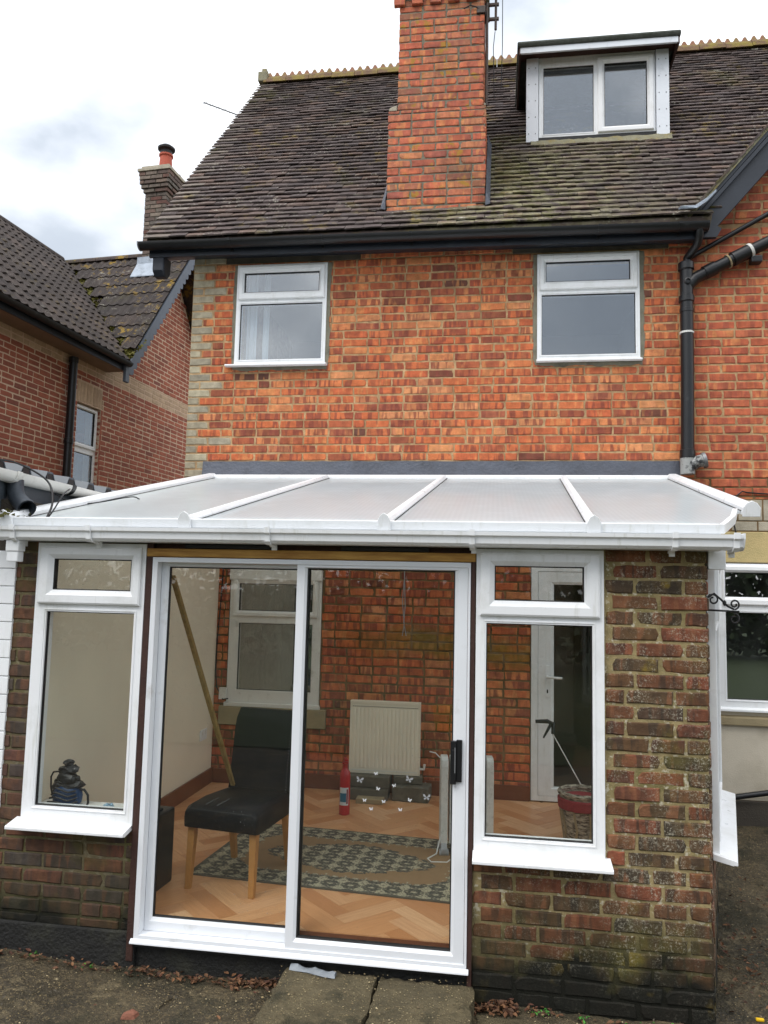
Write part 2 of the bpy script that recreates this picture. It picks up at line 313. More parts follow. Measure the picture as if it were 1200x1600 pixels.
# floor planks: warm printed oak, tone differs plank by plank, grain runs along each plank
m, nt = new_mat('plank_wood')
uvp = nd(nt, 'ShaderNodeTexCoord').outputs['UV']; r = rnd(nt)
g = noise(nt, mapping(nt, nd(nt, 'ShaderNodeVectorMath', {0: uvp, 1: nd(nt, 'ShaderNodeCombineXYZ', {0: mth(nt, 'MULTIPLY', r, 50.0), 1: mth(nt, 'MULTIPLY', r, 23.0), 2: 0.0}).outputs[0]}, operation='ADD').outputs[0], scale=(5, 60, 1)), 1.0, 6, .6)
c = ramp(nt, r, st([S(200, 140, 94), S(224, 172, 126), S(208, 150, 104), S(234, 188, 146), S(186, 124, 80), S(214, 160, 112)]))
c = mixc(nt, remap(nt, g, .35, .7, 0, .45), c, S(176, 122, 80))
finish(nt, principled(nt, c, .38, g, .45, bstr=.04))

# rug: ornamental border, field and medallion, drawn from the rug's own coordinates
m, nt = new_mat('rug_weave')
uv = nd(nt, 'ShaderNodeTexCoord').outputs['UV']; sx = nd(nt, 'ShaderNodeSeparateXYZ', {0: uv})
u, v = sx.outputs[0], sx.outputs[1]          # metres from the rug centre
fu, fv = mth(nt, 'PINGPONG', u, .062), mth(nt, 'PINGPONG', v, .055)      # mirrored repeats
fvec = nd(nt, 'ShaderNodeCombineXYZ', {0: fu, 1: fv, 2: 0.0}).outputs[0]
rr = mth(nt, 'SQRT', mth(nt, 'ADD', mth(nt, 'MULTIPLY', fu, fu), mth(nt, 'MULTIPLY', fv, fv)))
fl0 = noise(nt, fvec, 42, 2, .5); fl1 = mth(nt, 'PINGPONG', mth(nt, 'ADD', mth(nt, 'MULTIPLY', rr, 24.0), mth(nt, 'MULTIPLY', fl0, 2.6)), 1.0)
orn = mixc(nt, remap(nt, fl1, .30, .66), S(84, 82, 76), S(172, 164, 140))
orn = mixc(nt, remap(nt, noise(nt, uv, 70, 3, .6), .52, .60, 0, .8), orn, S(70, 69, 66))
orn = mixc(nt, remap(nt, noise(nt, uv, 60, 4), .5, .62, 0, .55), orn, S(128, 122, 104))
au, av = mth(nt, 'ABSOLUTE', u), mth(nt, 'ABSOLUTE', v)
wob = mth(nt, 'MULTIPLY', mth(nt, 'SUBTRACT', fl1, .5), .05)
inb = mth(nt, 'MAXIMUM', mth(nt, 'GREATER_THAN', mth(nt, 'ADD', au, wob), .64), mth(nt, 'GREATER_THAN', mth(nt, 'ADD', av, wob), .32))
med = mth(nt, 'ADD', mth(nt, 'POWER', mth(nt, 'DIVIDE', au, .55), 1.4), mth(nt, 'POWER', mth(nt, 'DIVIDE', av, .255), 1.4))
inm = mth(nt, 'LESS_THAN', mth(nt, 'ADD', med, mth(nt, 'MULTIPLY', wob, 5.0)), 1.0)
cnr = mth(nt, 'LESS_THAN', mth(nt, 'ADD', mth(nt, 'ADD', mth(nt, 'MULTIPLY', mth(nt, 'SUBTRACT', .66, au), 1.0), mth(nt, 'MULTIPLY', mth(nt, 'SUBTRACT', .335, av), 1.6)), wob), .16)
fld = mixc(nt, noise(nt, uv, 20, 4), S(150, 122, 92), S(136, 112, 86))
rc = mixc(nt, mth(nt, 'MAXIMUM', mth(nt, 'MAXIMUM', inb, inm), cnr), fld, orn)
edge = mth(nt, 'MAXIMUM', mth(nt, 'GREATER_THAN', au, .845), mth(nt, 'GREATER_THAN', av, .512))
rc = mixc(nt, edge, rc, S(96, 92, 82))
finish(nt, principled(nt, rc, .95, noise(nt, uv, 220, 2), .1, bstr=.5, bdist=.004))

# gritty wet concrete path
m, nt = new_mat('path_concrete'); p = pos(nt)
n1 = noise(nt, p, 2.0, 7, .62); n2 = noise(nt, p, 26, 5, .6)
c = mixc(nt, remap(nt, n1, .36, .64), S(38, 34, 26), S(100, 88, 65))
c = mixc(nt, remap(nt, n2, .40, .68, 0, .7), c, S(66, 58, 44))
vo = nd(nt, 'ShaderNodeTexVoronoi', {'Vector': p, 'Scale': 85.0}); grit = mth(nt, 'MULTIPLY', remap(nt, vo.outputs['Distance'], .34, .2), remap(nt, noise(nt, p, 30, 2), .50, .62))
c = mixc(nt, remap(nt, noise(nt, p, 60, 5, .7), .52, .66, 0, .55), c, S(142, 124, 90)); c = mixc(nt, mth(nt, 'MULTIPLY', grit, .8), c, S(192, 172, 128))
ms = mth(nt, 'MULTIPLY', remap(nt, noise(nt, p, 2.6, 7, .68), .48, .62), .8)
c = mixc(nt, ms, c, S(40, 40, 24))
c = mixc(nt, remap(nt, noise(nt, mapping(nt, p, loc=(4, 2, 0)), 5.5, 6, .7), .56, .66, 0, .6), c, S(134, 120, 92))
xg = nd(nt, 'ShaderNodeSeparateXYZ', {0: p})
hgt = mth(nt, 'ADD', mth(nt, 'ADD', n2, mth(nt, 'MULTIPLY', noise(nt, p, 90, 4, .6), .6)), mth(nt, 'MULTIPLY', grit, .5))
finish(nt, principled(nt, c, remap(nt, n1, .3, .7, .55, .9), hgt, .4, bstr=1.0, bdist=.03))
m, nt = new_mat('slab_concrete'); p = pos(nt)
n1 = noise(nt, p, 4.0, 7, .62); n2 = noise(nt, p, 32, 5, .6)
c = mixc(nt, remap(nt, n1, .34, .66), S(76, 69, 52), S(124, 112, 84))
c = mixc(nt, remap(nt, n2, .42, .66, 0, .7), c, S(80, 72, 52))
vo = nd(nt, 'ShaderNodeTexVoronoi', {'Vector': p, 'Scale': 75.0}); grit = mth(nt, 'MULTIPLY', remap(nt, vo.outputs['Distance'], .36, .2), remap(nt, noise(nt, p, 26, 2), .48, .60))
c = mixc(nt, mth(nt, 'MULTIPLY', grit, .75), c, S(196, 178, 134))
c = mixc(nt, mth(nt, 'MULTIPLY', remap(nt, noise(nt, p, 5.0, 6, .6), .54, .64), .8), c, S(52, 50, 34))
finish(nt, principled(nt, c, .85, mth(nt, 'ADD', mth(nt, 'ADD', n2, mth(nt, 'MULTIPLY', noise(nt, p, 90, 4, .65), .7)), mth(nt, 'MULTIPLY', grit, .6)), .35, bstr=1.0, bdist=.025))
simple('soil', S(58, 46, 34), .95, .4, 12, 70, 1.0, dirt=S(34, 28, 20), dscale=6)
simple('lawn_green', S(54, 66, 32), .95, .35, 5, 60, .8)

def leaf_mat(name, cols):
    m, nt = new_mat(name); r = rnd(nt)
    finish(nt, principled(nt, ramp(nt, r, st(cols)), .7, noise(nt, pos(nt), 120, 3), .3, bstr=.3))
leaf_mat('dead_leaf', [S(62, 44, 32), S(102, 70, 48), S(80, 56, 40), S(124, 88, 60), S(54, 40, 30), S(90, 54, 40)])
leaf_mat('weed_leaf', [S(60, 120, 44), S(88, 150, 62), S(52, 104, 40)])
leaf_mat('moss_leaf', [S(66, 70, 26), S(96, 92, 34), S(50, 52, 22), S(118, 104, 40)])
leaf_mat('hedge_leaf', [S(34, 50, 20), S(48, 66, 28), S(28, 42, 18), S(60, 74, 34)])
m, nt = new_mat('wicker'); p = pos(nt)
w = noise(nt, mapping(nt, p, scale=(1, 1, 3)), 26, 5, .6)
finish(nt, principled(nt, mixc(nt, remap(nt, w, .36, .62), S(74, 66, 56), S(176, 168, 150)), .8, w, .3, bstr=.8))

# ------------------------------------------------------------------ mesh helpers
class MB:
    def __init__(s, M=None): s.v = []; s.f = []; s.M = M; s.mi = []; s.cur = 0
    def add(s, vs, fs):
        b = len(s.v)
        for q in vs: s.v.append(tuple((s.M @ Vector(q)) if s.M is not None else q))
        for f in fs: s.f.append(tuple(i + b for i in f)); s.mi.append(s.cur)
    def box(s, x0, x1, y0, y1, z0, z1):
        s.add([(x0, y0, z0), (x1, y0, z0), (x1, y1, z0), (x0, y1, z0), (x0, y0, z1), (x1, y0, z1), (x1, y1, z1), (x0, y1, z1)],
              [(0, 3, 2, 1), (4, 5, 6, 7), (0, 1, 5, 4), (1, 2, 6, 5), (2, 3, 7, 6), (3, 0, 4, 7)])
    def prism(s, poly, axis, a0, a1):
        n = len(poly)
        def mk(p, a): return {'x': (a, p[0], p[1]), 'y': (p[0], a, p[1]), 'z': (p[0], p[1], a)}[axis]
        s.add([mk(p, a0) for p in poly] + [mk(p, a1) for p in poly],
              [tuple(range(n))[::-1], tuple(range(n, 2 * n))] + [(i, (i + 1) % n, n + (i + 1) % n, n + i) for i in range(n)])
    def loft(s, loops, close=True, caps=True):
        n = len(loops[0]); vs = [q for l in loops for q in l]; fs = []
        for k in range(len(loops) - 1):
            for i in range(n if close else n - 1):
                j = (i + 1) % n; fs.append((k * n + i, k * n + j, (k + 1) * n + j, (k + 1) * n + i))
        if caps: fs += [tuple(range(n))[::-1], tuple(range((len(loops) - 1) * n, len(loops) * n))]
        s.add(vs, fs)
    def tube(s, pts, r, seg=8, caps=True):
        pts = [Vector(p) for p in pts]; loops = []; n = len(pts)
        rs = r if isinstance(r, (list, tuple)) else [r] * n
        t = (pts[1] - pts[0]).normalized(); a = t.orthogonal().normalized()
        for i, p in enumerate(pts):
            t = ((pts[min(i + 1, n - 1)] - pts[max(i - 1, 0)])).normalized()
            a = (a - t * a.dot(t)).normalized(); b = t.cross(a)
            loops.append([tuple(p + (a * math.cos(2 * math.pi * k / seg) + b * math.sin(2 * math.pi * k / seg)) * rs[i]) for k in range(seg)])
        s.loft(loops, True, caps)
    def lathe(s, prof, seg=20, c=(0, 0, 0)):
        s.loft([[(c[0] + r * math.cos(2 * math.pi * k / seg), c[1] + r * math.sin(2 * math.pi * k / seg), c[2] + z) for k in range(seg)] for r, z in prof])
    def ring(s, o, i, prof):            # o, i = (x0, x1, z0, z1); prof = [(t, y)] closed cross-section
        L = []
        for t, y in prof:
            x0, x1, z0, z1 = [a + (b - a) * t for a, b in zip(o, i)]
            L.append([(x0, y, z0), (x1, y, z0), (x1, y, z1), (x0, y, z1)])
        L.append(L[0]); s.loft(L, True, False)
    def mesh(s, name, mats, bevel=0.0, smooth=False, segs=2, weld=False):
        me = bpy.data.meshes.new(name); me.from_pydata(s.v, [], s.f)
        for mt in (mats if isinstance(mats, (list, tuple)) else [mats]): me.materials.append(MAT[mt])
        if any(s.mi): me.polygons.foreach_set('material_index', s.mi)
        bm = bmesh.new(); bm.from_mesh(me)
        if weld: bmesh.ops.remove_doubles(bm, verts=bm.verts, dist=1e-5)
        bmesh.ops.recalc_face_normals(bm, faces=bm.faces)
        if bevel:
            ed = [e for e in bm.edges if len(e.link_faces) == 2 and e.calc_face_angle(0) > .5]
            bmesh.ops.bevel(bm, geom=ed, offset=bevel, segments=segs, profile=.6, affect='EDGES', clamp_overlap=True)
        bm.to_mesh(me); bm.free()
        if smooth:
            me.polygons.foreach_set('use_smooth', [True] * len(me.polygons))
            try: me.set_sharp_from_angle(angle=R(38))
            except Exception: pass
        me.update(); return me

ROOTM = {}
def cr(pts, n=6):                       # Catmull-Rom smoothing for cables
    P = [Vector(p) for p in pts]; P = [P[0] * 2 - P[1]] + P + [P[-1] * 2 - P[-2]]; out = []
    for i in range(1, len(P) - 2):
        for k in range(n):
            t = k / n; a, b_, c, d = P[i - 1], P[i], P[i + 1], P[i + 2]
            out.append(.5 * (2 * b_ + (c - a) * t + (2 * a - 5 * b_ + 4 * c - d) * t * t + (3 * b_ - a - 3 * c + d) * t ** 3))
    return out + [P[-2]]
def attach(o, parent):
    o.parent = parent
    if parent is not None and parent.name in ROOTM: o.matrix_parent_inverse = ROOTM[parent.name].inverted()
def root(name, label, cat, loc=(0, 0, 0), rz=0.0, group=None, world_coords=False):
    o = bpy.data.objects.new(name, None); COL.objects.link(o); o.location = loc; o.rotation_euler = (0, 0, rz); o.empty_display_size = .2
    o['label'] = label; o['category'] = cat
    if group: o['group'] = group
    if world_coords: ROOTM[o.name] = Matrix.Translation(loc) @ Matrix.Rotation(rz, 4, 'Z')
    return o
def obj(name, mb, mats, parent=None, bevel=0.0, smooth=False, label=None, kind=None, segs=2, weld=False):
    me = mb if isinstance(mb, bpy.types.Mesh) else mb.mesh(name, mats, bevel, smooth, segs, weld)
    o = bpy.data.objects.new(name, me); COL.objects.link(o)
    if parent is not None: attach(o, parent)
    if label: o['label'] = label
    if kind: o['kind'] = kind
    return o
def tag(o, label, cat, group=None):
    o['label'] = label; o['category'] = cat
    if group: o['group'] = group
    return o
def struct(o): o['kind'] = 'structure'; return o

def pieces(parent, name, variants, items, mats, limit=300, base=Matrix(), stuff_name=None, vis=None):
    """items: (Matrix, variant, material index, size). Largest in view become objects, the rest one joined part."""
    sc = []
    for k, (M, va, mi, size) in enumerate(items):
        p = (base @ M).translation
        ok = in_view(p) and (vis is None or vis(p))
        sc.append((-(size / max((p - CAM).length_squared, .1)) if ok else 1.0, k))
    sc.sort(); chosen = set(k for s_, k in sc[:limit] if s_ < 0)
    cache = {}; V = []; F = []; MI = []; RN = []; nb = 0
    for k, (M, va, mi, size) in enumerate(items):
        if k in chosen:
            key = (va, mi)
            if key not in cache:
                me = bpy.data.meshes.new(name); me.from_pydata(variants[va][0], [], variants[va][1]); me.materials.append(MAT[mats[mi]]); cache[key] = me
            o = bpy.data.objects.new(name, cache[key]); COL.objects.link(o); o.parent = parent; o.matrix_basis = M
        else:
            a = np.array(variants[va][0]); A = np.array(M)
            V.append(a @ A[:3, :3].T + A[:3, 3]); q = random.random()
            for f in variants[va][1]: F.append(tuple(i + nb for i in f)); MI.append(mi); RN.append(q)
            nb += len(a)
    if V:
        me = bpy.data.meshes.new(stuff_name or name + '_field'); me.from_pydata(np.concatenate(V).tolist(), [], F)
        for mt in mats: me.materials.append(MAT[mt])
        me.polygons.foreach_set('material_index', MI)
        at = me.attributes.new('rnd', 'FLOAT', 'FACE'); at.data.foreach_set('value', RN)
        o = bpy.data.objects.new(stuff_name or name + '_field', me); COL.objects.link(o); o.parent = parent; o['kind'] = 'stuff'
    return len(chosen)

BL, BH, BJ = .214, .0635, .0115
def brick_variants(n=8, j=.0022, seed=3, ch=.005):
    rg = random.Random(seed); out = []
    for _ in range(n):
        chip = [rg.random() ** 3 * j * 3.5 for _ in range(4)]; mid = [rg.uniform(-1, .6) * j for _ in range(6)]
        def loop(y, ins, jit, back=False):
            x, z = BL / 2 - ins, BH / 2 - ins; k = 0 if back else 1; c = [q * k for q in chip]; m_ = [q * k for q in mid]
            P = [(-x + c[0] * 1.6, -z + c[0] * .5), (-x * .3, -z - m_[0]), (x * .35, -z - m_[1]), (x - c[1] * 1.6, -z + c[1] * .5), (x + m_[2], 0), (x - c[2] * 1.6, z - c[2] * .5), (x * .3, z + m_[3]), (-x * .35, z + m_[4]), (-x + c[3] * 1.6, z - c[3] * .5), (-x - m_[5], 0)]
            return [(px + rg.uniform(-jit, jit) * .5, y + rg.uniform(-.3, .3) * jit, pz + rg.uniform(-jit, jit) * .5) for px, pz in P]
        vs = loop(.04, 0, 0, True) + loop(ch, 0, j) + loop(0, ch, j)
        fs = [tuple(range(20, 30))]
        for a in (0, 10):
            for i in range(10): fs.append((a + i, a + (i + 1) % 10, a + 10 + (i + 1) % 10, a + 10 + i))
        out.append((vs, fs))
    return out
BV = brick_variants(8, .0026); BVR = brick_variants(8, .0034, 9, .005)

def lay_bricks(fm, a0, a1, z0, z1, holes, pick, phase=0.0, zbase=0.0, head=(), cut=None, jit=.002, seed=1, quoin=None):
    """Stretcher courses on the plane of matrix fm (x along, -y out). quoin(course)->list of first lengths from a0."""
    rg = random.Random(seed); items = []; pit = BH + BJ
    k0 = math.floor((z0 - zbase) / pit); k1 = math.ceil((z1 - zbase) / pit)
    for k in range(k0, k1):
        za, zb = zbase + k * pit + BJ / 2, zbase + (k + 1) * pit - BJ / 2
        za, zb = max(za, z0), min(zb, z1)
        if zb - za < .012: continue
        segs = [(a0, a1, za, zb)]
        for hx0, hx1, hz0, hz1 in holes:
            if hz1 <= za or hz0 >= zb: continue
            new = []
            for s0, s1, p, q in segs:
                if hx1 <= s0 or hx0 >= s1: new.append((s0, s1, p, q)); continue
                if s0 < hx0: new.append((s0, hx0 - .002, p, q))
                if s1 > hx1: new.append((hx1 + .002, s1, p, q))
                if hz0 - p > .014: new.append((max(s0, hx0), min(s1, hx1), p, hz0 - .003))
                if q - hz1 > .014: new.append((max(s0, hx0), min(s1, hx1), hz1 + .003, q))
            segs = new
        # brick boundaries of this course
        cells = []; a = a0; qs = quoin(k) if quoin else []
        for ql in qs: cells.append((a, a + ql, True)); a += ql + BJ
        if not qs:
            a = a0 - ((k % 2) * (BL + BJ) / 2 + phase) % (BL + BJ)
        a += rg.uniform(-.006, .006) if not qs else 0
        while a < a1:
            L = BL
            if rg.random() < .08: L = BL / 2 - BJ / 2
            cells.append((a, a + L, False)); a += L + BJ
        for c0, c1, isq in cells:
            for s0, s1, p, q in segs:
                x0, x1 = max(c0, s0), min(c1, s1)
                if x1 - x0 < .022: continue
                xm, zm = (x0 + x1) / 2, (p + q) / 2
                if cut and not cut(xm, zm): continue
                mi = pick(xm, zm, isq, rg)
                M = fm @ Matrix.Translation((xm, rg.uniform(-.003, .002), zm + rg.uniform(-jit, jit) * .6)) @ Matrix.Rotation(rg.uniform(-jit, jit) * 1.5, 4, 'Y') @ Matrix.Diagonal(((x1 - x0) / BL, 1, (q - p) / BH, 1))
                items.append((M, rg.randrange(8), mi, (x1 - x0) * (q - p)))
    return items
def wall_panel(mb, a0, a1, z0, z1, holes, y0, y1):
    xs = sorted(set([a0, a1] + [min(max(h[i], a0), a1) for h in holes for i in (0, 1)])); zs = sorted(set([z0, z1] + [min(max(h[i], z0), z1) for h in holes for i in (2, 3)]))
    for i in range(len(xs) - 1):
        run = None
        for j in range(len(zs) - 1):
            xm, zm = (xs[i] + xs[i + 1]) / 2, (zs[j] + zs[j + 1]) / 2
            solid = not any(h[0] < xm < h[1] and h[2] < zm < h[3] for h in holes)
            if solid: run = (run[0], zs[j + 1]) if run else (zs[j], zs[j + 1])
            if (not solid or j == len(zs) - 2) and run:
                mb.box(xs[i], xs[i + 1], y0, y1, run[0], run[1]); run = None

def upvc_window(parent, X0, X1, Z0, Z1, Y, low, top=None, mid=None, M=None, dep=.07, glass='glass', sill=None, name='window', label=None, mat='upvc', sash_in=.02):
    b = MB(M); lx0, lx1, lz0, lz1 = low
    b.box(X0, lx0, Y, Y + dep, Z0, Z1); b.box(lx1, X1, Y, Y + dep, Z0, Z1)
    b.box(lx0, lx1, Y, Y + dep, Z0, lz0)
    hz = Z1 - .045 if top else lz1
    if top:
        b.box(lx0, lx1, Y, Y + dep, lz1, mid + .02)
    b.box(lx0, lx1, Y, Y + dep, hz, Z1)
    e = .013
    b.ring((lx0 - e, lx1 + e, lz0 - e, lz1 + e), low, [(0, Y + .01), (0, Y - .004), (.35, Y - .004), (1, Y + .012), (1, Y + .03)])
    w = obj(name, b, mat, parent, label=label)
    g = MB(M); g.ring(low, (lx0 + .005, lx1 - .005, lz0 + .005, lz1 - .005), [(0, Y + .011), (1, Y + .014), (1, Y + .03), (0, Y + .03)])
    p = MB(M); p.box(lx0 + .002, lx1 - .002, Y + .019, Y + .025, lz0 + .002, lz1 - .002)
    obj('pane', p, glass, w)
    if top:
        s = MB(M); o = (X0 + sash_in, X1 - sash_in, mid, Z1 - .02)
        s.ring(o, top, [(0, Y + .03), (0, Y - .016), (.12, Y - .021), (.62, Y - .021), (.72, Y - .017), (1, Y - .002), (1, Y + .03)])
        obj('sash', s, mat, w)
        g.ring(top, (top[0] + .005, top[1] - .005, top[2] + .005, top[3] - .005), [(0, Y - .003), (1, Y + .001), (1, Y + .03), (0, Y + .03)])
        p = MB(M); p.box(top[0] + .002, top[1] - .002, Y + .012, Y + .018, top[2] + .002, top[3] - .002); obj('pane', p, glass, w)
    obj('gasket', g, 'gasket', w)
    if sill:
        s0, s1, out, zt, th = sill
        q = MB(M); q.prism([(Y + .03, zt), (Y - out, zt - .022), (Y - out - .004, zt - .026), (Y - out - .004, zt - .022 - th), (Y - out + .012, zt - .022 - th), (Y - out + .016, zt - .045), (Y + .03, zt - .03)], 'x', s0, s1)
        obj('sill', q, mat, w, bevel=.003)
    return w

# ================================================================== ground
def gz(x, y):
    z = -.15
    t = min(max((y - .2) / 2.4, 0), 1); s = min(max((x - 1.0) / .3, 0), 1)
    z += .14 * t * s
    l = min(max((-1.7 - x) / .8, 0), 1) * min(max((y + 1.2) / 1.0, 0), 1)
    z += .045 * l
    if abs(x) < 6 and abs(y) < 6:
        z += .010 * math.sin(x * 3.1 + 1.3) * math.sin(y * 2.7 + .4) + .006 * math.sin(x * 9.7 + y * 4.1) + .004 * math.sin(x * 17.3 - y * 21.1)
    return z
def axis_pts(lo, hi, step, far):
    a = list(np.arange(lo, hi + 1e-6, step)); d = step
    while a[-1] < far: d *= 1.5; a.append(a[-1] + d)
    d = step
    while a[0] > -far: d *= 1.5; a.insert(0, a[0] - d)
    return a
gx, gy = axis_pts(-3.2, 3.4, .05, 320), axis_pts(-1.6, 3.0, .05, 320)
b = MB(); nx, ny = len(gx), len(gy)
rg = random.Random(5)
b.v = [(x, y, gz(x, y) + (rg.uniform(-.005, .005) if abs(x) < 4 and abs(y) < 4 else 0)) for y in gy for x in gx]
b.f = [(j * nx + i, j * nx + i + 1, (j + 1) * nx + i + 1, (j + 1) * nx + i) for j in range(ny - 1) for i in range(nx - 1)]; b.mi = [0] * len(b.f)
ground = struct(obj('ground', b, 'path_concrete', smooth=True))

# ================================================================== house
house = root('brick_house', 'orange brick rear of a house with dark tiled roof, chimney stack and dormer', 'house', (-.6, D, -.15), world_coords=True)
HX0, HX1 = -2.84, 3.6
UPL = (-2.407, -1.545, 3.81, 4.783); UPR = (.348, 1.222, 3.80, 4.779)
INW = (-2.352, -1.503, .745, 1.955); RDO = (.307, 1.16, .085, 2.04); RWN = (1.795, 3.15, .90, 2.078)
holes = [UPL, UPR, INW, RDO, RWN]
b = MB(); wall_panel(b, HX0, HX1, -.15, 5.0, holes, D + .0045, D + .26)
rear_wall = obj('wall', b, 'mortar', house)
lint = [(-2.53, -1.24, 4.80, 4.868), (.13, 1.47, 4.795, 4.868)]
extra = [(1.93, HX1, 2.34, 2.605), (1.45, HX1, -.2, 2.34), (-2.40, -1.44, .575, .745), (HX0, -2.58, -.2, 2.0)]
def pick(x, z, q, rg):
    if q: return 2
    if x > 1.66: return 1
    if x < -2.45 and rg.random() < .1: return 2
    return 0
items = lay_bricks(Matrix.Translation((0, D, 0)), HX0, HX1, -.05, 4.96, holes + lint + extra, pick, zbase=2.93 - .075 * 40, quoin=lambda k: [(.102 if k % 2 else .205)] if k >= 36 else [], seed=11)
def vis_house(p):
    if p.z > 2.93: return p.x < 2.3
    return .25 < p.z < 1.92 and -2.44 < p.x < -.2
pieces(rear_wall, 'brick', BV, items, ['house_brick', 'wing_brick', 'quoin_brick'], 300, vis=vis_house, stuff_name='brick_courses')
# rest of the shell: side, back, floors
b = MB(); b.box(HX0, HX0 + .25, D + .262, 8.9, -.15, 5.0); b.prism([(D + .262, 5.0), (8.9, 5.0), (5.73, 8.62)], 'x', HX0, HX0 + .25); b.box(HX1 - .25, HX1, D + .262, 8.9, -.15, 5.0)
obj('side_wall', b, 'quoin_brick', house)
b = MB(); b.box(HX0 + .25, HX1 - .25, 8.65, 8.9, -.15, 5.0); obj('back_wall', b, 'house_brick', house)
b = MB(); b.box(HX0 + .26, HX1 - .26, D + .262, 8.64, 2.45, 2.6); b.box(HX0 + .26, HX1 - .26, D + .262, 8.64, 4.9, 4.96); b.box(HX0 + .26, HX1 - .26, D + .262, 8.64, -.1, .06); obj('interior_floor', b, 'room_paint', house)
b = MB(); b.box(HX0 + .26, HX1 - .26, D + 2.6, D + 2.7, .06, 4.9); b.box(-.62, -.52, D + .262, D + 2.6, .06, 4.9); b.box(1.45, 1.55, D + .262, D + 2.6, .06, 4.9); obj('partition', b, 'room_paint', house)
# lintels over upper windows and cement round the frames
def patch(x0, x1, z0, z1, w, seed, sides='lrtb'):
    rg = random.Random(seed); b = MB()
    def strip(pts_in, pts_out):
        n = len(pts_in); y0, y1 = D - .006, D + .01
        for i in range(n - 1):
            a, c, d, e = pts_in[i], pts_in[i + 1], pts_out[i + 1], pts_out[i]
            b.add([(a[0], y0, a[1]), (c[0], y0, c[1]), (d[0], y0 + .003, d[1]), (e[0], y0 + .003, e[1]), (d[0], y1, d[1]), (e[0], y1, e[1])], [(0, 1, 2, 3), (3, 2, 4, 5)])
    N = 26
    for sd in sides:
        i_, o_ = [], []; k = 0
        for t in range(N + 1):
            f = t / N; k = k * .5 + rg.uniform(.25, 1.0) * .5; ww = w * (.35 + 1.1 * k)
            if sd == 'l': z = z0 + (z1 - z0) * f; i_.append((x0, z)); o_.append((x0 - ww, z))
            if sd == 'r': z = z0 + (z1 - z0) * f; i_.append((x1, z)); o_.append((x1 + ww, z))
            if sd == 'b': x = x0 - w * .5 + (x1 - x0 + w) * f; i_.append((x, z0)); o_.append((x, z0 - ww * 1.1))
            if sd == 't': x = x0 + (x1 - x0) * f; i_.append((x, z1)); o_.append((x, z1 + ww * .6))
        strip(i_, o_)
    return b
for (x0, x1, z0, z1), hl in zip((UPL, UPR), lint):
    b = MB(); b.box(hl[0] + .004, hl[1] - .004, D - .002, D + .06, hl[2] + .003, hl[3] - .003); obj('lintel', b, 'lintel_concrete', house, bevel=.006)
obj('cement_patch', patch(UPL[0], UPL[1], UPL[2], UPL[3], .03, 3, 'lrb'), 'cement', house)
obj('cement_patch', patch(UPR[0], UPR[1], UPR[2], UPR[3], .034, 8, 'lrb'), 'cement', house)
# upper windows
wl = upvc_window(house, -2.405, -1.547, 3.822, 4.782, D - .012, (-2.365, -1.585, 3.875, 4.405), (-2.333, -1.62, 4.515, 4.70), 4.445, glass='upper_glass', sill=(-2.475, -1.525, .055, 3.842, .016), label='upper window with a white curtain inside')
wr = upvc_window(house, .35, 1.22, 3.812, 4.778, D - .012, (.388, 1.184, 3.862, 4.405), (.424, 1.142, 4.52, 4.70), 4.445, glass='upper_glass', sill=(.343, 1.232, .035, 3.835, .016))
for x, ht, w_ in ((-2.30, .52, .10), (-2.16, .52, .06)):
    b = MB(); L = []
    for k in range(13): f = k / 12; L.append((x + (f - .5) * w_, D + .15 + .015 * math.sin(f * 12)))
    b.loft([[(p[0], p[1], 3.8) for p in L] + [(p[0], p[1] + .004, 3.8) for p in L[::-1]], [(p[0], p[1], 4.78) for p in L] + [(p[0], p[1] + .004, 4.78) for p in L[::-1]]])
    obj('curtain', b, 'curtain', wl, smooth=True)
# lead flashing over the conservatory roof
b = MB(); rg = random.Random(2); L = []
for k in range(61):
    x = -2.66 + 4.19 * k / 60; w_ = rg.uniform(-.003, .003); L.append([(x, D - .030 + w_, 2.800), (x, D - .022 + w_, 2.85), (x, D - .010 + w_ * .5, 2.925 + rg.uniform(-.003, .004)), (x, D + .012, 2.93), (x, D + .012, 2.80)])
b.loft(L); obj('flashing', b, 'lead', house, smooth=True)

# ---- main roof
T = 1.178; PIT = math.atan(T); YE, ZE = 2.555, 4.975
def rz(y): return ZE + T * (y - YE)
YR = 5.73; ZR = rz(YR)
SL = (YR - YE) / math.cos(PIT)
b = MB(); tp = [(-3.2, YE + .02), (1.74, YE + .02), (3.6, 4.38), (3.6, YR), (-3.2, YR)]
b.add([(x, y, rz(y) - .045) for x, y in tp] + [(x, y + .03, rz(y) - .16) for x, y in tp], [(0, 1, 2, 3, 4), (9, 8, 7, 6, 5)] + [(q, q + 5, (q + 1) % 5 + 5, (q + 1) % 5) for q in range(5)])
b.add([(-3.2, YR + .002, ZR - .05), (3.6, YR + .002, ZR - .05), (3.6, 8.95, 4.93), (-3.2, 8.95, 4.93), (-3.2, YR + .002, ZR - .16), (3.6, YR + .002, ZR - .16), (3.6, 8.9, 4.85), (-3.2, 8.9, 4.85)], [(0, 1, 2, 3), (7, 6, 5, 4), (0, 3, 7, 4), (1, 5, 6, 2), (2, 6, 7, 3)])
roof = obj('roof', b, 'roof_tile', house)
